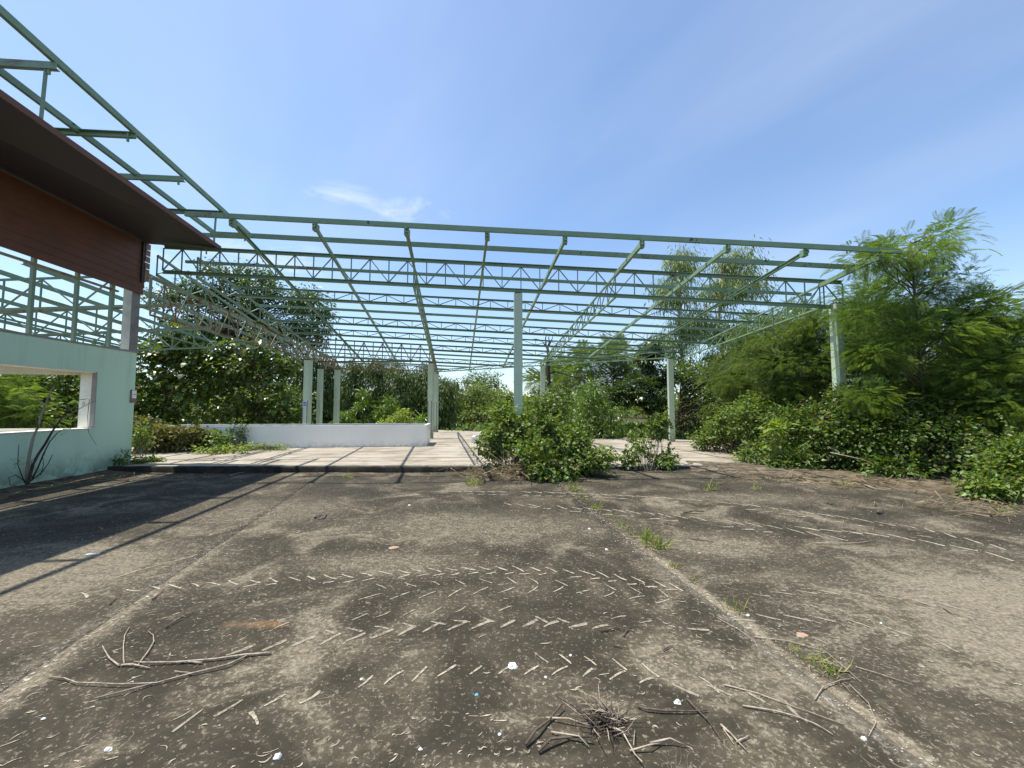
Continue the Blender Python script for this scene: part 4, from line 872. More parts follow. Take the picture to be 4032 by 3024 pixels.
# bare dead tree
dt = empty('dead_tree', (gx(2165, 21), 21, 0), 'bare dead tree trunk with one long drooping branch', 'tree')
mb = MB(); q = [at(2168, 1640, 21), at(2164, 1550, 21), at(2158, 1460, 21), at(2160, 1400, 21), at(2155, 1362, 21)]
mb.tube(q, [.14, .13, .12, .10, .06], 7); mb.build('trunk', M['bark_dark'], dt, True)
for br in ([(2158, 1472), (2185, 1464), (2220, 1472), (2260, 1485), (2290, 1484), (2312, 1474)], [(2160, 1380), (2140, 1350), (2132, 1340)], [(2156, 1372), (2172, 1340), (2178, 1320)], [(2160, 1430), (2172, 1412)], [(2133, 1342), (2110, 1335), (2080, 1340)], [(2150, 1365), (2148, 1330), (2155, 1310)], [(2157, 1366), (2163, 1345), (2160, 1330), (2166, 1312)]):
    mb = MB(); mb.tube([at(x, y, 21) for x, y in br], [.05 * (1 - .75 * i / (len(br) - 1)) for i in range(len(br))], 5); mb.build('branch', M['bark_dark'], dt, True)
# hanging-leaved hedge trees behind the planter
hx = [(1195, 1420), (1290, 1415), (1385, 1408), (1480, 1395), (1575, 1412), (1665, 1425), (1745, 1470)]
hl = ['first from the left', 'second from the left', 'third from the left', 'tallest, at the middle', 'just right of the middle', 'behind the pair of columns', 'lowest and rightmost']
for i, (px, py) in enumerate(hx):
    Y = 25.4 + 0.5 * (i % 2); b0 = np.array([gx(px, Y), Y, -0.1]); zt = at(px, py, Y)[2]
    plant('hedge_tree', 'dark hanging leaved hedge tree behind the planter, ' + hl[i], 'tree', b0,
          [(b0[0], Y, zt * .80, .75, .7, zt * .20, .5), (b0[0] + .15, Y, zt * .5, 1.0, .9, zt * .34, 1.2), (b0[0] - .1, Y, zt * .2, 1.0, .9, zt * .2, .7)], (HANG, 'hedge'), 70 + i, 'hedge trees behind the planter',
          trunk=[b0, b0 + [0, 0, zt * .5], b0 + [0, 0, zt * .9]], trunk_r=0.08, nclump=130, nleaf=60, clump_r=0.42, size=0.25, droop=1.5, outward=0.3, up=0.2, crown_name='crown', stem_name='trunk', barkm='bark_dark', limb_r=0.018)
for i, (px, py, lb) in enumerate([(1425, 1535, 'tallest glossy sapling behind the planter'), (1500, 1600, 'small glossy sapling in the middle behind the planter'), (1545, 1560, 'glossy sapling right of the middle behind the planter'), (1365, 1620, 'lowest glossy sapling behind the planter'), (1660, 1640, 'glossy sapling touching the column at the right end of the planter')]):
    Y = 22.4; zt = at(px, py, Y)[2]; b0 = np.array([gx(px, Y), Y, 0.1])
    plant('sapling', lb, 'plant', b0, [(b0[0], Y, zt * .8, .3, .3, zt * .2, 1), (b0[0], Y, zt * .45, .45, .4, zt * .3, 1.2)], (LANCE, 'mango'), 80 + i, 'glossy saplings behind the planter', trunk=[b0, b0 + [0, 0, zt]], trunk_r=0.03,
          nclump=24, nleaf=16, clump_r=0.16, size=0.27, droop=0.5, outward=0.9, barkm='bark', limb_r=0.01)
plant('leafy_bush', 'pale green bush peeping over the right half of the planter', 'bush', (gx(1590, 17.5), 17.9, SLAB), [bl(1590, 1650, 17.9, .75, .5, .4), bl(1530, 1680, 17.9, .6, .4, .3)], (HEART, 'lime'), 86, stems=4, nclump=50, nleaf=30, clump_r=0.2, size=0.09, limb_r=0.008)
# broad-leaved trees left, behind the planter
def broad(label, base_px, Y, bb, seed, nc, size=0.21):
    b0 = np.array([gx(base_px, Y), Y, 0.0]); top = max(b[2] for b in bb)
    plant('broad_leaved_tree', label, 'tree', b0, bb, (HEART, 'big'), seed, 'broad leaved trees behind the left of the planter', trunk=[b0, b0 + [.05, 0, top * .4], b0 + [-.1, 0, top * .95]], trunk_r=0.06, nclump=int(nc * 1.5), nleaf=20, clump_r=0.36, size=size * .9,
          droop=0.7, outward=0.9, up=0.75, crown_name='crown', stem_name='trunk', barkm='bark', limb_r=0.016)
broad('broad leaved tree with big shining leaves next to the mint wall', 650, 17.2, [bl(620, 1480, 17.2, 1.1, .9, .9), bl(600, 1600, 17, 1.0, .8, .8), bl(720, 1400, 17.2, .9, .8, .6), bl(760, 1530, 17.2, 1.1, .9, .9), bl(700, 1320, 17.2, .6, .5, .5), bl(600, 1380, 17.2, .7, .6, .5), bl(820, 1420, 17.4, .7, .6, .5), bl(640, 1660, 16.6, 1.2, .6, .4)], 91, 130)
broad('broad leaved tree with big shining leaves left of the sign column', 1010, 17.6, [bl(930, 1470, 17.6, 1.1, .9, .9), bl(1060, 1480, 17.6, .9, .9, .8), bl(1090, 1590, 17.6, 1.1, .9, .8), bl(920, 1600, 17.6, 1.2, .9, .8), bl(1010, 1380, 17.6, .6, .6, .5), bl(1120, 1440, 17.6, .5, .5, .5), bl(870, 1380, 17.8, .6, .5, .5), bl(1000, 1680, 17.2, 1.6, .6, .4), bl(1150, 1660, 17.4, .7, .6, .4)], 92, 135)
b0 = np.array([gx(850, 21.5), 21.5, -0.1])
plant('shade_tree', 'dark shrubby thicket tree filling the shade left behind the planter', 'tree', b0, [bl(640, 1620, 21.5, 1.8, 1, 1.0), bl(800, 1600, 21.5, 1.8, 1, 1.2), bl(980, 1600, 21.5, 1.8, 1, 1.2), bl(1130, 1600, 21.5, 1.6, 1, 1.1), bl(900, 1690, 21, 3.2, 1, .5)],
      (OV, 'heart_dark'), 93, trunk=[b0, b0 + [.1, 0, 1.5], b0 + [.1, 0, 3]], trunk_r=0.09, nclump=170, nleaf=34, clump_r=0.45, size=0.19, crown_name='crown', stem_name='trunk', limb_r=0.02)
b0 = np.array([gx(955, 26), 26, -0.1])
plant('tall_tree', 'tall dark rounded tree standing behind the left part of the roof frame', 'tree', b0,
      [bl(905, 1075, 26, .9, .9, .5), bl(1010, 1150, 26, 1.6, 1.4, 1.0), bl(830, 1160, 26, 1.7, 1.5, 1.1), bl(1180, 1190, 26, 1.6, 1.4, 1.0), bl(720, 1250, 26, 1.4, 1.3, 1.0), bl(1090, 1300, 26, 2.0, 1.6, 1.1), bl(880, 1300, 26, 1.8, 1.5, 1.1), bl(1230, 1310, 26, 1.3, 1.2, .9), bl(1000, 1420, 26, 2.4, 1.5, 1.0), bl(780, 1420, 26, 1.8, 1.5, .9), bl(680, 1360, 26, 1.4, 1.3, 1.2), bl(1180, 1420, 26, 1.8, 1.4, 1.0), bl(900, 1500, 26, 3.2, 1.4, .8), bl(980, 1060, 26, .5, .5, .4), bl(950, 1230, 26, 1.6, 1.3, 1.0), bl(760, 1330, 26, 1.4, 1.2, 1.0), bl(1040, 1080, 26, .5, .5, .45), bl(660, 1180, 26, .8, .8, .6), bl(1270, 1240, 26, .9, .9, .7), bl(840, 1060, 26, .4, .4, .35)],
      (OV, 'canopy'), 94, trunk=[b0, b0 + [-.2, 0, 2.6], b0 + [.1, 0, 5.5], b0 + [.0, 0, 9.5]], trunk_r=0.22, nclump=400, nleaf=95, clump_r=0.50, size=0.18, droop=0.6, crown_name='crown', stem_name='trunk', barkm='bark_dark', limb_r=0.05, shell=0.3)
# greenery behind the mint wall, seen through its window and gap
b0 = np.array([gx(60, 13.6), 13.6, 0])
plant('feathery_tree', 'feathery tree seen through the left of the window opening', 'tree', b0, [bl(60, 1560, 13.6, 1.0, .8, .7), bl(-60, 1600, 13.6, 1.0, .8, .9), bl(100, 1640, 13.4, .8, .6, .4)], (FROND, 'feather'), 95, trunk=[b0, b0 + [.1, 0, 1.2], b0 + [.2, 0, 2.3]], trunk_r=0.05,
      nclump=50, nleaf=20, clump_r=0.32, size=0.34, droop=.2, outward=1.1, up=.75, crown_name='crown', stem_name='trunk', limb_r=0.012)
plant('leafy_bush', 'dark leafy bush seen through the right of the window opening', 'bush', (gx(260, 15), 15.2, 0), [bl(240, 1560, 15.4, 1.5, .8, .8), bl(300, 1490, 15.8, 1.2, .7, .6), bl(150, 1490, 15.8, 1.3, .7, .6), bl(40, 1500, 16, 1.3, .7, .6), bl(330, 1630, 15.2, 1.2, .8, .8), bl(120, 1640, 15.6, 1.6, .8, .6), bl(400, 1560, 15.8, 1.0, .7, .9), bl(0, 1600, 16.2, 2.0, .8, 1.0)],
      (HEART, 'heart_dark'), 96, stems=8, nclump=230, nleaf=36, clump_r=0.32, size=0.14, limb_r=0.014)
b0 = np.array([gx(380, 22), 22, 0])
plant('tall_tree', 'round tree top just showing above the coping of the mint wall', 'tree', b0, [bl(390, 1400, 22, 1.0, 1, .55), bl(300, 1410, 22, 1.2, 1, .5), bl(180, 1420, 22, 1.0, 1, .45), bl(460, 1450, 22, 1.2, 1, .7)], (OV, 'heart'), 97, trunk=[b0, b0 + [0, 0, 2], b0 + [0, 0, 3.6]], trunk_r=0.1,
      nclump=60, nleaf=40, clump_r=0.4, size=0.2, crown_name='crown', stem_name='trunk', limb_r=0.02)
# the gap in the middle: pale scrub and trees further off
for i, (lb, px, Y, bb) in enumerate([
    ('pale scrubby tree in the gap right of the planter columns', 1830, 34, [bl(1810, 1580, 34, 1.6, 1, 1.3), bl(1880, 1560, 34, 1.4, 1, 1.2), bl(1790, 1640, 33, 1.6, 1, .8), bl(1900, 1640, 33, 1.6, 1, .9)]),
    ('pale scrubby tree in the gap just left of the middle column', 1965, 36, [bl(1960, 1590, 36, 1.6, 1, 1.2), bl(2030, 1600, 36, 1.6, 1, 1.2), bl(1980, 1650, 35, 2.0, 1, .7)]),
    ('taller dark tree rising in the middle gap', 1880, 48, [bl(1870, 1510, 48, 1.8, 1.4, 1.4), bl(1915, 1490, 48, 1.5, 1.4, 1.2), bl(1940, 1530, 48, 1.8, 1.4, 1.2), bl(1830, 1550, 48, 2.2, 1.4, 1.6)])]):
    b0 = np.array([gx(px, Y), Y, -0.1]); top = max(b[2] for b in bb)
    plant('scrub_tree', lb, 'tree', b0, bb, (OV, 'far' if i < 2 else 'heart_dark'), 100 + i, 'trees in the middle gap', trunk=[b0, b0 + [0, 0, top * .5], b0 + [0, 0, top]], trunk_r=0.09, nclump=110, nleaf=36, clump_r=0.5, size=0.22, crown_name='crown', stem_name='trunk', limb_r=0.02)
rng = np.random.default_rng(120); NP = 26000                 # distant belt of woodland, one mass
ang = rng.uniform(-1.05, 1.05, 260); rad = rng.uniform(52, 85, 260); hts = rng.uniform(2.5, 6.0, 260) * (0.8 + 0.3 * np.sin(ang * 9) ** 2)
k_ = rng.integers(0, 260, NP); d_ = rand_dir(rng, NP) * (rng.random(NP) ** 0.4)[:, None]
P_ = np.stack([np.sin(ang[k_]) * rad[k_], np.cos(ang[k_]) * rad[k_], hts[k_] * 0.5], 1) + d_ * np.stack([3 + 0 * k_, 3 + 0 * k_, hts[k_] * 0.5], 1)
fw = leaves('far_woodland', P_, rand_dir(rng, NP) + [0, 0, -.3], rng.uniform(.5, 1.0, NP), OV, L['far'], None, rng, .5)
tag(fw, 'distant belt of pale green woodland beyond the site', 'woodland', None, 'stuff')
rng = np.random.default_rng(121); NP = 9000                  # rough ground cover behind and beside the floor
xs_, ys_ = rng.uniform(-22, 24, NP), rng.uniform(6, 34, NP)
ok = (ys_ > np.where(xs_ > C6[0], C3[1] + (xs_ - C3[0]) * OS + 1.4, 23.4)) | ((xs_ > 8.7) & (ys_ > 5.5))
ok &= (xs_ > -20)
P_ = np.stack([xs_, ys_, np.full(NP, -0.14)], 1)[ok]
gc = leaves('ground_cover', P_ + rng.normal(size=P_.shape) * [.1, .1, 0], rng.normal(size=P_.shape) * .5 + [0, 0, 1.0], rng.uniform(.25, .7, len(P_)), tpl([(-.12, 0, 0), (.12, 0, 0), (.2, .5, .05), (-.2, .5, .05), (0, 1, -.2)], [(0, 1, 2, 3), (3, 2, 4)]), L['heart_dark'], None, rng, .3)
tag(gc, 'rough low weeds covering the soil around the floor', 'weeds', None, 'stuff')

# dead shrub against the mint wall
ds = empty('dead_shrub', gnd(105, 1912), 'bare dead shrub with dark stems leaning on the mint wall under the window', 'shrub')
def wpl(pts, off): 
    out = []
    for x, y in pts:
        d = at(x, y, 1.0) - np.array([0, 0, CAM_Z]); k = (WALLX + off) / (d @ WX); out.append(np.array([0, 0, CAM_Z]) + d * k)
    return out
DS = [([(106, 1905), (108, 1840), (118, 1780), (130, 1725), (145, 1690), (152, 1672), (165, 1630), (180, 1590), (196, 1545), (212, 1520)], .020, 'bark_pale'),
      ([(176, 1602), (150, 1575), (124, 1552)], .011, 'bark_pale'),
      ([(108, 1908), (130, 1830), (150, 1790), (180, 1745), (205, 1700), (232, 1660), (258, 1625), (268, 1600)], .018, 'bark_dark'),
      ([(232, 1662), (285, 1625), (330, 1600), (375, 1578)], .009, 'bark_pale'), ([(258, 1625), (272, 1592), (310, 1575), (345, 1570)], .008, 'bark_pale'),
      ([(125, 1890), (150, 1840), (170, 1790), (195, 1740), (225, 1705), (250, 1690), (280, 1688)], .010, 'bark_dark'),
      ([(120, 1895), (165, 1860), (190, 1825), (207, 1790)], .008, 'bark_dark'), ([(100, 1905), (85, 1870), (70, 1830), (72, 1780), (75, 1750)], .007, 'bark_dark'),
      ([(150, 1690), (146, 1660), (150, 1645)], .007, 'bark_dark'), ([(352, 1572), (345, 1640), (348, 1700), (365, 1730), (380, 1755)], .004, 'bark_dark'),
      ([(108, 1900), (60, 1870), (35, 1880), (40, 1910), (70, 1915)], .006, 'bark_dark'), ([(128, 1885), (118, 1850), (125, 1815), (140, 1800)], .006, 'bark_dark'), ([(160, 1870), (172, 1830), (168, 1800), (180, 1780)], .005, 'bark_dark')]
for i, (pl, r, mm) in enumerate(DS):
    mb = MB(); P_ = wpl(pl, 0.25 + 0.06 * (i % 3)); mb.tube(P_, [1.35 * r * (1 - .6 * j / (len(P_) - 1)) for j in range(len(P_))], 6); mb.build('stem', M[mm], ds, True)
rng = np.random.default_rng(130)
Lp = np.concatenate([np.array(wpl([(212, 1520), (345, 1570), (310, 1580), (268, 1600), (290, 1622), (72, 1815), (60, 1830), (280, 1688)], .28))] * 7); Lp += rng.normal(size=Lp.shape) * .05
leaves('withered_leaves', Lp, rand_dir(rng, len(Lp)) + [0, 0, -.5], rng.uniform(.05, .1, len(Lp)), FROND, L['feather_blue'], ds, rng, .5)

# ------------------------------------------------------------------ small things on the yard
def yp(px, py, dz=0.0):
    p = gnd(px, py, 0.0)
    for _ in range(4): p = gnd(px, py, float(yard_z(p[0], p[1])))
    p[2] += dz; return p
# dried mud prints of lugged tyres
t = NT('pale_dried_mud'); n1 = t.noise(26, 5, 0.7, 0.3); n2 = t.noise(90, 3, 0.6)
t.out(t.mix(t.ramp(n1, 0.3, 0.7), (0.23, 0.205, 0.15), (0.42, 0.38, 0.29)), 0.95, 0.15)
tb = t.n.new('ShaderNodeBsdfTransparent'); ms = t.n.new('ShaderNodeMixShader')
t.l.new(t.ramp(t.math('ADD', t.math('MULTIPLY', n1, 0.6), t.math('MULTIPLY', n2, 0.4)), 0.36, 0.48, 0.0, 0.95), ms.inputs[0]); t.l.new(tb.outputs[0], ms.inputs[1]); t.l.new(t.b.outputs[0], ms.inputs[2])
t.l.new(ms.outputs[0], t.n['Material Output'].inputs[0]); M['mud'] = t.m
mf = M['mud'].copy(); mf.name = 'faint_dried_mud'
for n_ in mf.node_tree.nodes:
    if n_.type == 'MAP_RANGE' and abs(n_.inputs[4].default_value - 0.95) < 1e-3: n_.inputs[4].default_value = 0.68
M['mud_faint'] = mf
def tread(label, rows, seed, mat='mud'):
    rng = np.random.default_rng(seed); mb = MB()
    for pts, sp, ln, wd, ang, drop in rows:
        G = [yp(*p) for p in pts]; seg = [np.linalg.norm(G[i + 1] - G[i]) for i in range(len(G) - 1)]; tot = sum(seg); s_ = 0.0
        while s_ < tot:
            d = s_; i = 0
            while i < len(seg) - 1 and d > seg[i]: d -= seg[i]; i += 1
            p = G[i] + (G[i + 1] - G[i]) * (d / seg[i]); tg = (G[i + 1] - G[i]) / seg[i]
            s_ += sp * (1 + 0.06 * rng.normal())
            if rng.random() < drop: continue
            a = math.radians(ang + rng.normal() * 5); dx_ = np.array([tg[0] * math.cos(a) - tg[1] * math.sin(a), tg[0] * math.sin(a) + tg[1] * math.cos(a)]); nx_ = np.array([-dx_[1], dx_[0]])
            l2 = ln * (0.8 + 0.35 * rng.random()) / 2; V = []
            cur = 0.04 * ln * rng.normal()
            for k in range(7):
                f = -1 + 2 * k / 6; w_ = wd * (0.75 - 0.25 * f * f + (0.25 if k > 3 else 0)) * (0.7 + 0.5 * rng.random()) / 2
                c_ = p[:2] + dx_ * l2 * f + nx_ * cur * (1 - f * f)
                for sg_ in (-1, 1):
                    q = c_ + nx_ * w_ * sg_; V.append((q[0], q[1], float(yard_z(q[0], q[1])) + 0.004))
            mb.add(V, [(2 * k, 2 * k + 2, 2 * k + 3, 2 * k + 1)[::-1] for k in range(6)])
    o = mb.build('tyre_print', M[mat], None, False, yp(*rows[0][0][0]))
    return tag(o, label, 'tyre print', 'tyre prints on the yard', 'stuff')
tread('clearest arc of pale tyre lug prints across the middle of the yard', [
    ([(330, 2345), (620, 2315), (960, 2292), (1380, 2268), (1600, 2250), (1900, 2238), (2150, 2243), (2350, 2260), (2550, 2290), (2690, 2318)], .158, .16, .021, -36, .02),
    ([(900, 2310), (1380, 2290), (1600, 2268), (1900, 2257), (2150, 2262), (2350, 2280), (2650, 2325)], .165, .10, .022, 25, .2),
    ([(1455, 2350), (1720, 2342), (1900, 2326), (2200, 2322), (2420, 2342), (2660, 2375)], .215, .16, .014, 43, .05), ([(1500, 2310), (1730, 2296), (2000, 2285), (2300, 2302), (2640, 2340)], .215, .14, .012, -45, .12)], 201)
tread('broad blurred arc of tyre lug prints nearer than the clearest one', [
    ([(950, 2560), (1200, 2525), (1450, 2505), (1700, 2472), (1900, 2460), (2100, 2455), (2400, 2472)], .17, .15, .032, 35, .1), ([(1300, 2490), (1600, 2465), (1850, 2445), (2050, 2438), (2320, 2448)], .19, .11, .022, -32, .15), ([(1100, 2470), (1500, 2420), (1900, 2395), (2300, 2410), (2600, 2460)], .18, .12, .016, 40, .35)], 202, 'mud_faint')
tread('nearest row of coarse tyre lug prints before the heap of sticks', [
    ([(1440, 2685), (1600, 2662), (1750, 2642), (1920, 2640), (2080, 2640), (2230, 2645), (2400, 2655), (2520, 2675), (2660, 2710)], .16, .12, .017, 48, .06), ([(2130, 2590), (2300, 2602), (2460, 2620), (2600, 2648), (2800, 2700)], .16, .12, .015, -48, .08),
    ([(1000, 2830), (1060, 2760), (1300, 2740), (1430, 2700)], .16, .12, .022, 50, .4)], 203)
tread('long thin tyre print curving away to the right near the far edge', [
    ([(1800, 1936), (2100, 1938), (2350, 1946), (2700, 1966), (3000, 1995), (3300, 2035), (3650, 2085), (4030, 2180)], .20, .21, .032, -20, .06), ([(1850, 1946), (2350, 1958), (2700, 1980), (3000, 2012), (3300, 2055), (3650, 2115)], .20, .15, .028, 14, .2),
    ([(2000, 1985), (2400, 2008), (2700, 2038), (2850, 2052), (3060, 2078), (3330, 2125)], .21, .22, .028, -30, .06), ([(2100, 1998), (2700, 2055), (3060, 2100)], .22, .14, .03, 18, .3), ([(3100, 2075), (3500, 2110), (3800, 2160), (4032, 2215)], .24, .25, .04, -20, .2)], 204)
tread('faint pair of tyre prints crossing the left panel', [
    ([(0, 2480), (200, 2420), (420, 2370)], .2, .2, .04, 20, .3), ([(350, 2300), (700, 2205), (900, 2160)], .22, .24, .03, 10, .35), ([(820, 2060), (1000, 2040), (1200, 2030)], .22, .2, .03, 5, .3)], 205, 'mud_faint')
tread('faint curved row of lug prints on the right panel', [([(2750, 2480), (3000, 2430), (3300, 2440), (3600, 2500), (3900, 2600)], .2, .16, .022, -30, .2), ([(2900, 2350), (3200, 2330), (3500, 2350), (3800, 2400)], .2, .16, .022, -25, .25), ([(2700, 2720), (2850, 2720), (3050, 2760), (3200, 2830)], .17, .13, .022, -40, .15), ([(900, 2790), (700, 2850), (560, 2930)], .17, .13, .02, 40, .2)], 206, 'mud_faint')

rng = np.random.default_rng(210); mb = MB()     # small curved flecks of dried mud all over the near yard
for k in range(2300):
    y = 1.25 + 5.0 * rng.random() ** 1.7; x = rng.uniform(-1.4, 1.4) * y
    if x < wall_edge(y) + .6: continue
    if math.sin(x * 1.7 + 2 * math.sin(y * 1.3)) + math.sin(y * 2.1 + x) < rng.normal() * .8 - .1: continue
    a = math.radians(38 - 72 * float(sst(-1.0, 1.8, x)) + rng.normal() * 22); ln = rng.uniform(.012, .06) * (.6 + .8 * rng.random()); wd = rng.uniform(.003, .010); cur = rng.normal() * .22 * ln
    dx_, nx_ = np.array([math.cos(a), math.sin(a)]), np.array([-math.sin(a), math.cos(a)]); V = []
    for q in range(5):
        f = -1 + q / 2; c_ = np.array([x, y]) + dx_ * ln / 2 * f + nx_ * cur * (1 - f * f); w_ = wd / 2 * (1 - .6 * f * f) * (.6 + .8 * rng.random())
        for sg_ in (-1, 1): r_ = c_ + nx_ * w_ * sg_; V.append((r_[0], r_[1], float(yard_z(r_[0], r_[1])) + .0035))
    mb.add(V, [(2 * q + 1, 2 * q + 3, 2 * q + 2, 2 * q) for q in range(4)])
tag(mb.build('mud_flecks', M['mud'], None, False, (0, 3, 0)), 'countless small curved flecks of pale dried mud on the near yard', 'mud flecks', None, 'stuff')
# loose sticks
def stick(label, lines, mat, r, seed, name='stick', group=None, lift=0.5):
    rng = np.random.default_rng(seed); o = None; roots = yp(*lines[0][0])
    rt = empty(name, roots, label, 'stick', group) if len(lines) > 1 else None
    for k, pl in enumerate(lines):
        P_ = [yp(*p, dz=r * 1.1 + 0.002) for p in pl]
        if lift and len(P_) > 2:
            for i in range(1, len(P_) - 1): P_[i][2] += lift * r * rng.random() * 2
        rr = r * (0.72 if k == 0 else 0.52)
        Q = []
        for i in range(len(P_) - 1):
            for f in (0, .34, .67): Q.append(P_[i] + (P_[i + 1] - P_[i]) * f + rng.normal(size=3) * rr * .25 * [1, 1, .2])
        Q.append(P_[-1]); n_ = len(Q)
        mb = MB(); mb.tube(Q, [rr * (1 - .55 * i / (n_ - 1)) for i in range(n_)], 6)
        if rt is not None: mb.build('branch' if k == 0 else 'twig', M[mat], rt, True)
        else: tag(mb.build(name, M[mat], None, True, roots), label, 'stick', group)
stick('long forked grey fallen branch on the left of the yard', [[(1068, 2577), (965, 2587), (850, 2603), (700, 2616), (560, 2622), (527, 2612)], [(970, 2590), (900, 2628), (760, 2660), (620, 2696), (480, 2708), (300, 2700), (250, 2682), (192, 2670)], [(592, 2702), (500, 2732), (372, 2758)], [(755, 2660), (686, 2650)], [(795, 2618), (730, 2612), (640, 2615)]], 'twig', .009, 301, 'fallen_branch')
stick('short thick twig with upright forks beside the fallen branch', [[(480, 2624), (545, 2630), (592, 2638)], [(487, 2622), (485, 2560), (490, 2510), (510, 2473)], [(545, 2625), (585, 2570), (607, 2535), (602, 2510), (582, 2490)]], 'twig', .008, 302, 'fallen_branch')
stick('short curved twig left of the upright forks', [[(470, 2628), (430, 2598), (408, 2565), (403, 2548)]], 'twig', .007, 303)
stick('short dark straight stick above the fallen branch', [[(653, 2477), (700, 2448), (770, 2410)]], 'twig_dark', .009, 304)
stick('thin dark twig lying left of the pale joint', [[(432, 2385), (455, 2360), (478, 2345)]], 'twig_dark', .006, 305)
stick('dark stick on the pale joint at the left', [[(600, 2365), (625, 2345), (640, 2330)]], 'twig_dark', .008, 306)
stick('long thin stick lying right of the tyre prints', [[(3210, 2142), (3300, 2145), (3380, 2143), (3430, 2133)]], 'twig', .008, 307)
stick('long straight dry stalk right of the heap of sticks', [[(2925, 2785), (3060, 2810), (3150, 2835), (3220, 2865), (3280, 2900)]], 'twig', .006, 308)
stick('yellow green fallen grass stalk right of the heap of sticks', [[(2850, 2700), (2980, 2735), (3100, 2780), (3220, 2825), (3320, 2858)]], 'twig', .005, 309)
stick('dark stick slanting between heap and grass stalk', [[(2702, 2757), (2740, 2800), (2790, 2850), (2845, 2930)]], 'twig_dark', .007, 310)
stick('forked dry stick close to the bottom edge right of the heap', [[(2838, 2862), (2880, 2900), (2940, 2965)], [(2900, 2930), (2950, 2905)], [(2850, 2880), (2890, 2940)]], 'twig', .008, 311, 'fallen_branch')
stick('dark horizontal stick right above the heap', [[(2510, 2790), (2560, 2808), (2690, 2812), (2785, 2805)]], 'twig_dark', .009, 312)
stick('arched thin vine crossing the main joint', [[(3210, 2760), (3240, 2715), (3310, 2685), (3350, 2678)], [(3345, 2700), (3420, 2780), (3450, 2850), (3420, 2905)]], 'twig', .005, 313, 'fallen_branch', None, 1)
stick('thin stalks lying along the main joint', [[(2970, 2512), (3100, 2530), (3250, 2570), (3390, 2690)], [(2825, 2437), (2910, 2485), (2970, 2530), (2993, 2567)], [(3370, 2630), (3480, 2665), (3590, 2700)]], 'twig', .005, 314, 'fallen_branch')
stick('crooked dark twigs above the heap, nearest the pale patch', [[(2366, 2490), (2430, 2480), (2470, 2490), (2500, 2492)], [(2455, 2510), (2475, 2480), (2490, 2470)], [(2415, 2547), (2470, 2558)], [(2610, 2567), (2650, 2547)]], 'twig_dark', .008, 315, 'fallen_branch')
stick('dark stick lying before the right bushes', [[(2690, 2025), (2730, 2022), (2770, 2020)], [(2680, 2030), (2740, 2028)]], 'twig_dark', .018, 316, 'fallen_branch')
stick('crooked twig near the grass tuft at the right', [[(2800, 1932), (2850, 1932), (2875, 1925)]], 'twig_dark', .010, 317)
stick('stout pale stick at the right edge of the yard', [[(3395, 1910), (3420, 1922), (3455, 1932)]], 'twig', .018, 318)
stick('small branching twig right of the main joint', [[(2720, 2125), (2770, 2132), (2810, 2138)], [(2745, 2120), (2765, 2135)]], 'twig_dark', .010, 319, 'fallen_branch')
stick('dark twig at the right of the yard near the pale worn area', [[(3715, 2400), (3750, 2425), (3780, 2428)]], 'twig_dark', .006, 320)
stick('thin pale stick in front of the kerb on the left', [[(905, 1874), (940, 1866), (975, 1861)]], 'twig', .012, 321)
stick('long dark twig inside the shadow of the eave', [[(400, 2000), (460, 1982), (540, 1972), (610, 1955)]], 'twig_dark', .008, 322)
# heap of uprooted sticks
rng = np.random.default_rng(330); hp = empty('stick_heap', yp(2370, 2880), 'tangled heap of dry sticks and roots at the bottom of the picture', 'stick heap')
hc = yp(2395, 2860); hs = yp(2290, 2890); SH = []
for k in range(84):
    if k < 54:      # upright brush
        a = rng.uniform(0, 2 * math.pi); d = np.array([math.cos(a), math.sin(a), rng.uniform(.25, 1.1)]); d /= np.linalg.norm(d); p0 = hc + np.array([rng.normal() * .035, rng.normal() * .03, .01]); ln = rng.uniform(.07, .17)
    else:           # fan of stalks lying to the left
        a = math.pi + rng.normal() * .55; d = np.array([math.cos(a), math.sin(a), rng.uniform(-.05, .3)]); p0 = hc + np.array([-.02 + rng.normal() * .04, rng.normal() * .035, .02 + .04 * rng.random()]); ln = rng.uniform(.08, .20)
    p1 = p0 + d * ln; p1[2] = max(p1[2], .006); pm = (p0 + p1) / 2 + rng.normal(size=3) * .012; pm[2] = max(pm[2], .008); r = rng.uniform(.0014, .0034)
    mb = MB(); mb.tube([p0, pm, p1], [r, r * .85, r * .5], 5); mb.build('stalk', M['twig' if rng.random() < .35 else 'twig_dark'], hp, True)
for pl, r in (([(2070, 2945), (2110, 2905), (2160, 2850), (2215, 2798)], .011), ([(2120, 2970), (2170, 2940), (2240, 2915), (2330, 2930)], .010), ([(2380, 2865), (2450, 2905), (2500, 2980), (2530, 3030)], .007), ([(2150, 2835), (2240, 2855), (2330, 2870)], .007), ([(2170, 2890), (2280, 2925), (2320, 2950)], .006), ([(2500, 2885), (2495, 2960)], .005), ([(2480, 2965), (2560, 2960), (2605, 2935)], .006), ([(2560, 2935), (2640, 2935), (2700, 2945)], .007)):
    P_ = [yp(*p, dz=r + .004 + .02 * (i % 2)) for i, p in enumerate(pl)]; mb = MB(); mb.tube(P_, [.68 * r * (1 - .4 * i / (len(P_) - 1)) for i in range(len(P_))], 6); mb.build('stick', M['twig_dark' if r > .009 else 'twig'], hp, True)

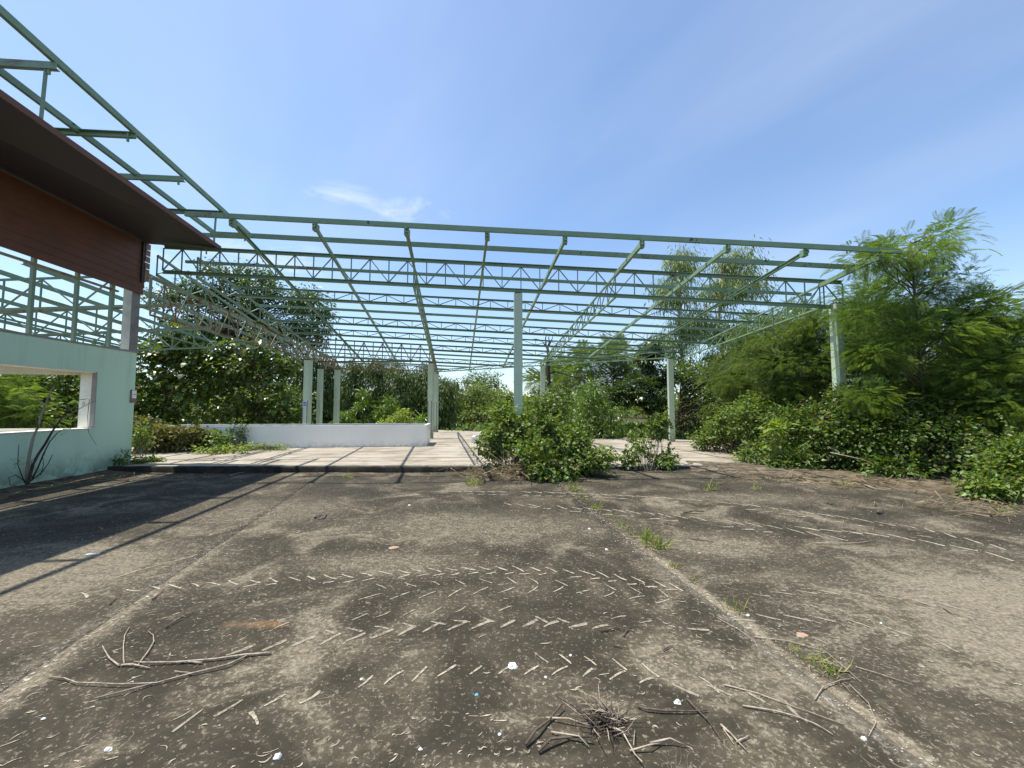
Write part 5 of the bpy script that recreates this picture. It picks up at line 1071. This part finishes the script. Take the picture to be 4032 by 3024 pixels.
# weeds and grass tufts in the joint and on the yard
def tuft(label, px, py, size, n, seed, mat='grass', T=BLADE):
    p = yp(px, py); rng = np.random.default_rng(seed); r = empty('grass_tuft', p, label, 'weed', 'weeds in the yard')
    P_ = p + rng.normal(size=(n, 3)) * [size * .30, size * .22, 0]; P_[:, 2] = p[2] - .003
    D_ = rng.normal(size=(n, 3)) * .55 + [0, 0, .8]
    leaves('blades', P_, D_, size * rng.uniform(.5, 1.2, n), T, L[mat], r, rng, .2)
    P2 = p + rng.normal(size=(n // 2, 3)) * [size * .5, size * .3, 0]; P2[:, 2] = p[2] + .006
    leaves('dry_blades', P2, rng.normal(size=(n // 2, 3)) * [1, 1, .1], size * rng.uniform(.4, .9, n // 2), BLADE, L['straw'], r, rng, .6)
TU = [(2255, 1930, .16, 26), (2298, 1962, .10, 16), (2345, 2002, .12, 22), (2392, 2034, .07, 12), (2415, 2050, .06, 10), (2458, 2078, .09, 14), (2488, 2100, .07, 12), (2545, 2125, .13, 44), (2588, 2155, .13, 40), (2648, 2232, .07, 16), (2895, 2400, .075, 16), (2738, 2284, .05, 10), (3205, 2598, .075, 12), (3262, 2652, .085, 18), (3120, 2560, .05, 8)]
TL = ['first tuft of the joint, at the far end by the bush', 'second tuft along the joint', 'third tuft along the joint', 'tiny tuft along the joint after the third', 'tiny tuft along the joint before the broad clump', 'small tuft along the joint above the broad clump', 'sparse tuft touching the broad clump from above', 'far half of the broad bright clump on the joint', 'near half of the broad bright clump on the joint', 'flat weed on the joint below the broad clump', 'yellowish tuft on the joint before the worn area', 'small weed between broad clump and yellowish tuft', 'small dry tuft on the joint near the pale crumbs', 'nearest dry tuft on the joint', 'tiny sprout on the joint above the dry tufts']
for i, (px, py, s_, n_) in enumerate(TU): tuft(TL[i], px, py, s_ * 1.35, int(n_ * 1.8), 400 + i)
for i, (px, py, s_, n_, lb) in enumerate([(2795, 1928, .2, 30, 'grass tuft in front of the left bush on the right side'), (2972, 1926, .14, 20, 'small grass tuft in front of the sapling'), (3338, 1920, .2, 26, 'grass tuft at the right before the broad dark bush'), (1372, 1880, .16, 40, 'green weed tuft in front of the kerb'), (1868, 1908, .22, 60, 'leafy weed clump with straw in front of the big bush'), (3955, 2025, .18, 16, 'low weed at the right border of the yard')]): tuft(lb, px, py, s_, n_, 430 + i)
# straw at the kerb beside the big bush, dry stalks in the right bushes
def straw(label, cx_, cy_, sx_, sy_, n, seed, L0=.3, z=0.02, up_=.15):
    rng = np.random.default_rng(seed); p = yp(cx_, cy_); r = empty('straw_heap', p, label, 'straw'); P_ = p + rng.normal(size=(n, 3)) * [sx_, sy_, .02]; P_[:, 2] = np.abs(P_[:, 2] - p[2]) + p[2] + z * rng.random(n)
    sk = leaves('stalks', P_, rng.normal(size=(n, 3)) * [1, .7, up_], L0 * rng.uniform(.4, 1.2, n), tpl([(-.012, 0, 0), (.012, 0, 0), (.008, 1, -.03), (-.008, 1, .02)], [(0, 1, 2, 3)]), L['straw'], r, rng, .4); sk['kind'] = 'stuff'
straw('dry straw spilling over the kerb left of the big bush', 1920, 1872, .45, .18, 240, 450, .35, .12, .3)
straw('dry stalks at the foot of the big bush', 2010, 1890, .2, .15, 120, 451, .4, .3, .6)
straw('dry litter and stalks along the broad dark bush', 3400, 1905, .9, .25, 260, 452, .35)
straw('dry litter at the right border of the yard', 3850, 2000, .55, .3, 200, 453, .3)
straw('dry litter before the left bush on the right side', 3050, 1885, .6, .15, 140, 454, .3)
straw('dry grass along the foot of the mint wall', 480, 1890, .9, .12, 220, 455, .22)
rng = np.random.default_rng(456)
for i, pl in enumerate([[(3270, 1782), (3400, 1810), (3480, 1850), (3600, 1905)], [(3330, 1600), (3420, 1650), (3500, 1640)], [(3720, 1780), (3780, 1820), (3880, 1850)], [(3860, 1930), (3960, 1905), (4030, 1880)], [(3260, 1760), (3330, 1790), (3410, 1800)]]):
    Y_ = [8.1, 9.0, 7.9, 6.2, 8.7][i]; mb = MB(); P_ = [at(x, y, Y_) for x, y in pl]; mb.tube(P_, [.011 * (1 - .5 * j / (len(P_) - 1)) for j in range(len(P_))], 5)
    tag(mb.build('dry_stalk', M['twig'], None, True, P_[0]), ['long dry stalk leaning out of the broad dark bush', 'dry stalk among the feathery leaves right of the front column', 'dry stalk hanging in the shady bush far right', 'dry stalk poking from the bright low bush at the right margin', 'short dry stalk left of the long leaning one'][i], 'stick')

# crumbs, chips and dead leaves
def chip(name, label, px, py, s_, h_, mat, seed, cat, group=None, flat=False):
    rng = np.random.default_rng(seed); p = yp(px, py); n_ = 7; V = []
    for lv, f in ((0, 1.0), (1, .9), (2, .55)):
        for k in range(n_):
            a = 2 * math.pi * k / n_; rr = s_ * f * (.7 + .5 * rng.random()); V.append(p + np.array([rr * math.cos(a), rr * .75 * math.sin(a), .001 + h_ * lv / 2 * (.8 + .4 * rng.random())]))
    mb = MB(); mb.add(V, [(i, (i + 1) % n_, n_ + (i + 1) % n_, n_ + i) for i in range(n_)] + [(n_ + i, n_ + (i + 1) % n_, 2 * n_ + (i + 1) % n_, 2 * n_ + i) for i in range(n_)] + [tuple(range(2 * n_, 3 * n_))])
    return tag(mb.build(name, M[mat], None, False, p), label, cat, group)
M['foam'] = paint('dirty_white_foam', (0.78, 0.77, 0.73), (0.6, 0.58, 0.52), 0.5, 0.8, scale=40); M['blue'] = emis_free('blue_plastic', (0.12, 0.42, 0.52)); M['rock'] = paint('dark_stone', (0.06, 0.05, 0.04), (0.15, 0.13, 0.10), 0.8, 0.9, scale=20); M['leafdry'] = paint('dead_leaf', (0.36, 0.25, 0.17), (0.22, 0.14, 0.09), 0.8, 0.8, scale=20)
chip('foam_chunk', 'largest white foam chunk, square, in the near middle of the yard', 2018, 2626, .034, .016, 'foam', 500, 'foam piece')
for i, (px, py, s_, lb) in enumerate([(425, 2955, .016, 'white chip at the bottom left of the yard'), (1093, 2985, .020, 'oval white chip at the bottom edge left of the middle'), (2668, 2768, .018, 'white chip right of the top of the stick heap'), (2247, 2582, .010, 'white chip right of the large foam chunk'),
    (1423, 2676, .009, 'small white chip on the coarse tyre prints'), (2148, 2668, .009, 'round pale chip just below right of the large foam chunk'), (1968, 2893, .009, 'tiny white chip left of the stick heap'), (1655, 2953, .010, 'white chip at the bottom between heap and left branch'), (2320, 2084, .02, 'flat white chip on the far middle panel'),
    (2388, 2166, .02, 'white chip beside the main joint near the broad clump'), (1612, 1990, .02, 'pale chip on the far left of the middle panel'), (2945, 2425, .014, 'white chip by the yellowish tuft on the joint'), (3400, 2912, .015, 'white lump at the end of the arched vine'), (3470, 2455, .010, 'white chip on the right panel'), (170, 2833, .010, 'white chip near the left border')]):
    chip('foam_chip', lb, px, py, s_, s_ * .7, 'foam', 501 + i, 'chip', 'small white chips on the yard')
chip('plastic_chip', 'tiny turquoise plastic chip in the near middle of the yard', 1877, 2737, .011, .006, 'blue', 540, 'chip')
chip('stone', 'dark stone on the right of the yard', 3468, 2025, .06, .06, 'rock', 541, 'stone'); chip('soil_clod', 'dark brown clod left of the tyre prints', 1268, 2040, .11, .05, 'rock', 542, 'clod'); chip('stone', 'small dark stone at the far right of the yard', 3268, 1985, .05, .03, 'rock', 543, 'stone')
chip('soil_clod', 'brown clod beside the leafy weed clump at the big bush', 1897, 1903, .09, .10, 'rock', 544, 'clod'); chip('pebble', 'reddish brown pebble right of the crooked twigs', 2610, 2596, .013, .016, 'leafdry', 545, 'stone')
chip('dead_leaf', 'pale brown dead leaf right of the main joint', 3158, 2502, .042, .006, 'leafdry', 546, 'leaf'); chip('dead_leaf', 'reddish dead leaf far down the middle panel', 1550, 2157, .06, .006, 'leafdry', 547, 'leaf'); chip('dead_leaf', 'brown leaf on the pale patch right of the joint', 2755, 2180, .03, .012, 'leafdry', 548, 'leaf')
mb = MB(); p, q = yp(337, 2188, .008), yp(392, 2182, .008); mb.bar(p, q, .022, .012); tag(mb.build('white_lath', M['foam'], None, False, p), 'white lath lying at the edge of the eave shadow', 'lath')
M['crumb'] = paint('pale_cement_crumb', (0.50, 0.46, 0.38), (0.34, 0.30, 0.24), 0.7, 0.9, scale=30)
rng = np.random.default_rng(560); NP = 2200                  # crumbs of cement and shell, too many to count
xs_ = rng.uniform(-8.5, 8.5, NP); ys_ = 1.3 + 7.5 * rng.random(NP) ** 1.5
k_ = rng.random(NP) < .38; yj = 1.3 + 7 * rng.random(NP) ** 1.6
xs_[k_] = np.where(rng.random(k_.sum()) < .6, np.array([jm(v_) for v_ in yj[k_]]), np.array([jl(v_) for v_ in yj[k_]])) + rng.normal(size=k_.sum()) * .07; ys_[k_] = yj[k_]
P_ = np.stack([xs_, ys_, yard_z(xs_, ys_) + .003], 1)
cr = leaves('cement_crumbs', P_, rng.normal(size=(NP, 3)) * [1, 1, .15], rng.uniform(.004, .012, NP) * (1 + .5 * (ys_ > 4)), tpl([(0, 0, 0), (-.4, .5, .1), (.4, .45, .15), (0, 1, .05), (0, .5, .35)], [(0, 2, 4), (2, 3, 4), (3, 1, 4), (1, 0, 4)]), M['crumb'], None, rng, .8)
tag(cr, 'pale cement and shell crumbs scattered over the yard and joints', 'crumbs', None, 'stuff')
rng = np.random.default_rng(561); NP = 700
xs_ = rng.uniform(-8.8, 8.8, NP); ys_ = np.where(rng.random(NP) < .6, 9.05 - np.abs(rng.normal(size=NP)) * .35, rng.uniform(4.5, 9, NP)); e_ = rng.random(NP) < .4; xs_[e_] = wall_edge(ys_[e_]) + np.abs(rng.normal(size=e_.sum())) * .4 + .1
P_ = np.stack([xs_, ys_, np.maximum(yard_z(xs_, ys_), 0) + .012], 1)
ll = leaves('leaf_litter', P_, rng.normal(size=(NP, 3)) * [1, 1, .15], rng.uniform(.015, .045, NP), OV, L['straw'], None, rng, .8)
tag(ll, 'scattered dry leaf bits on the yard near kerb and wall', 'leaf litter', None, 'stuff')
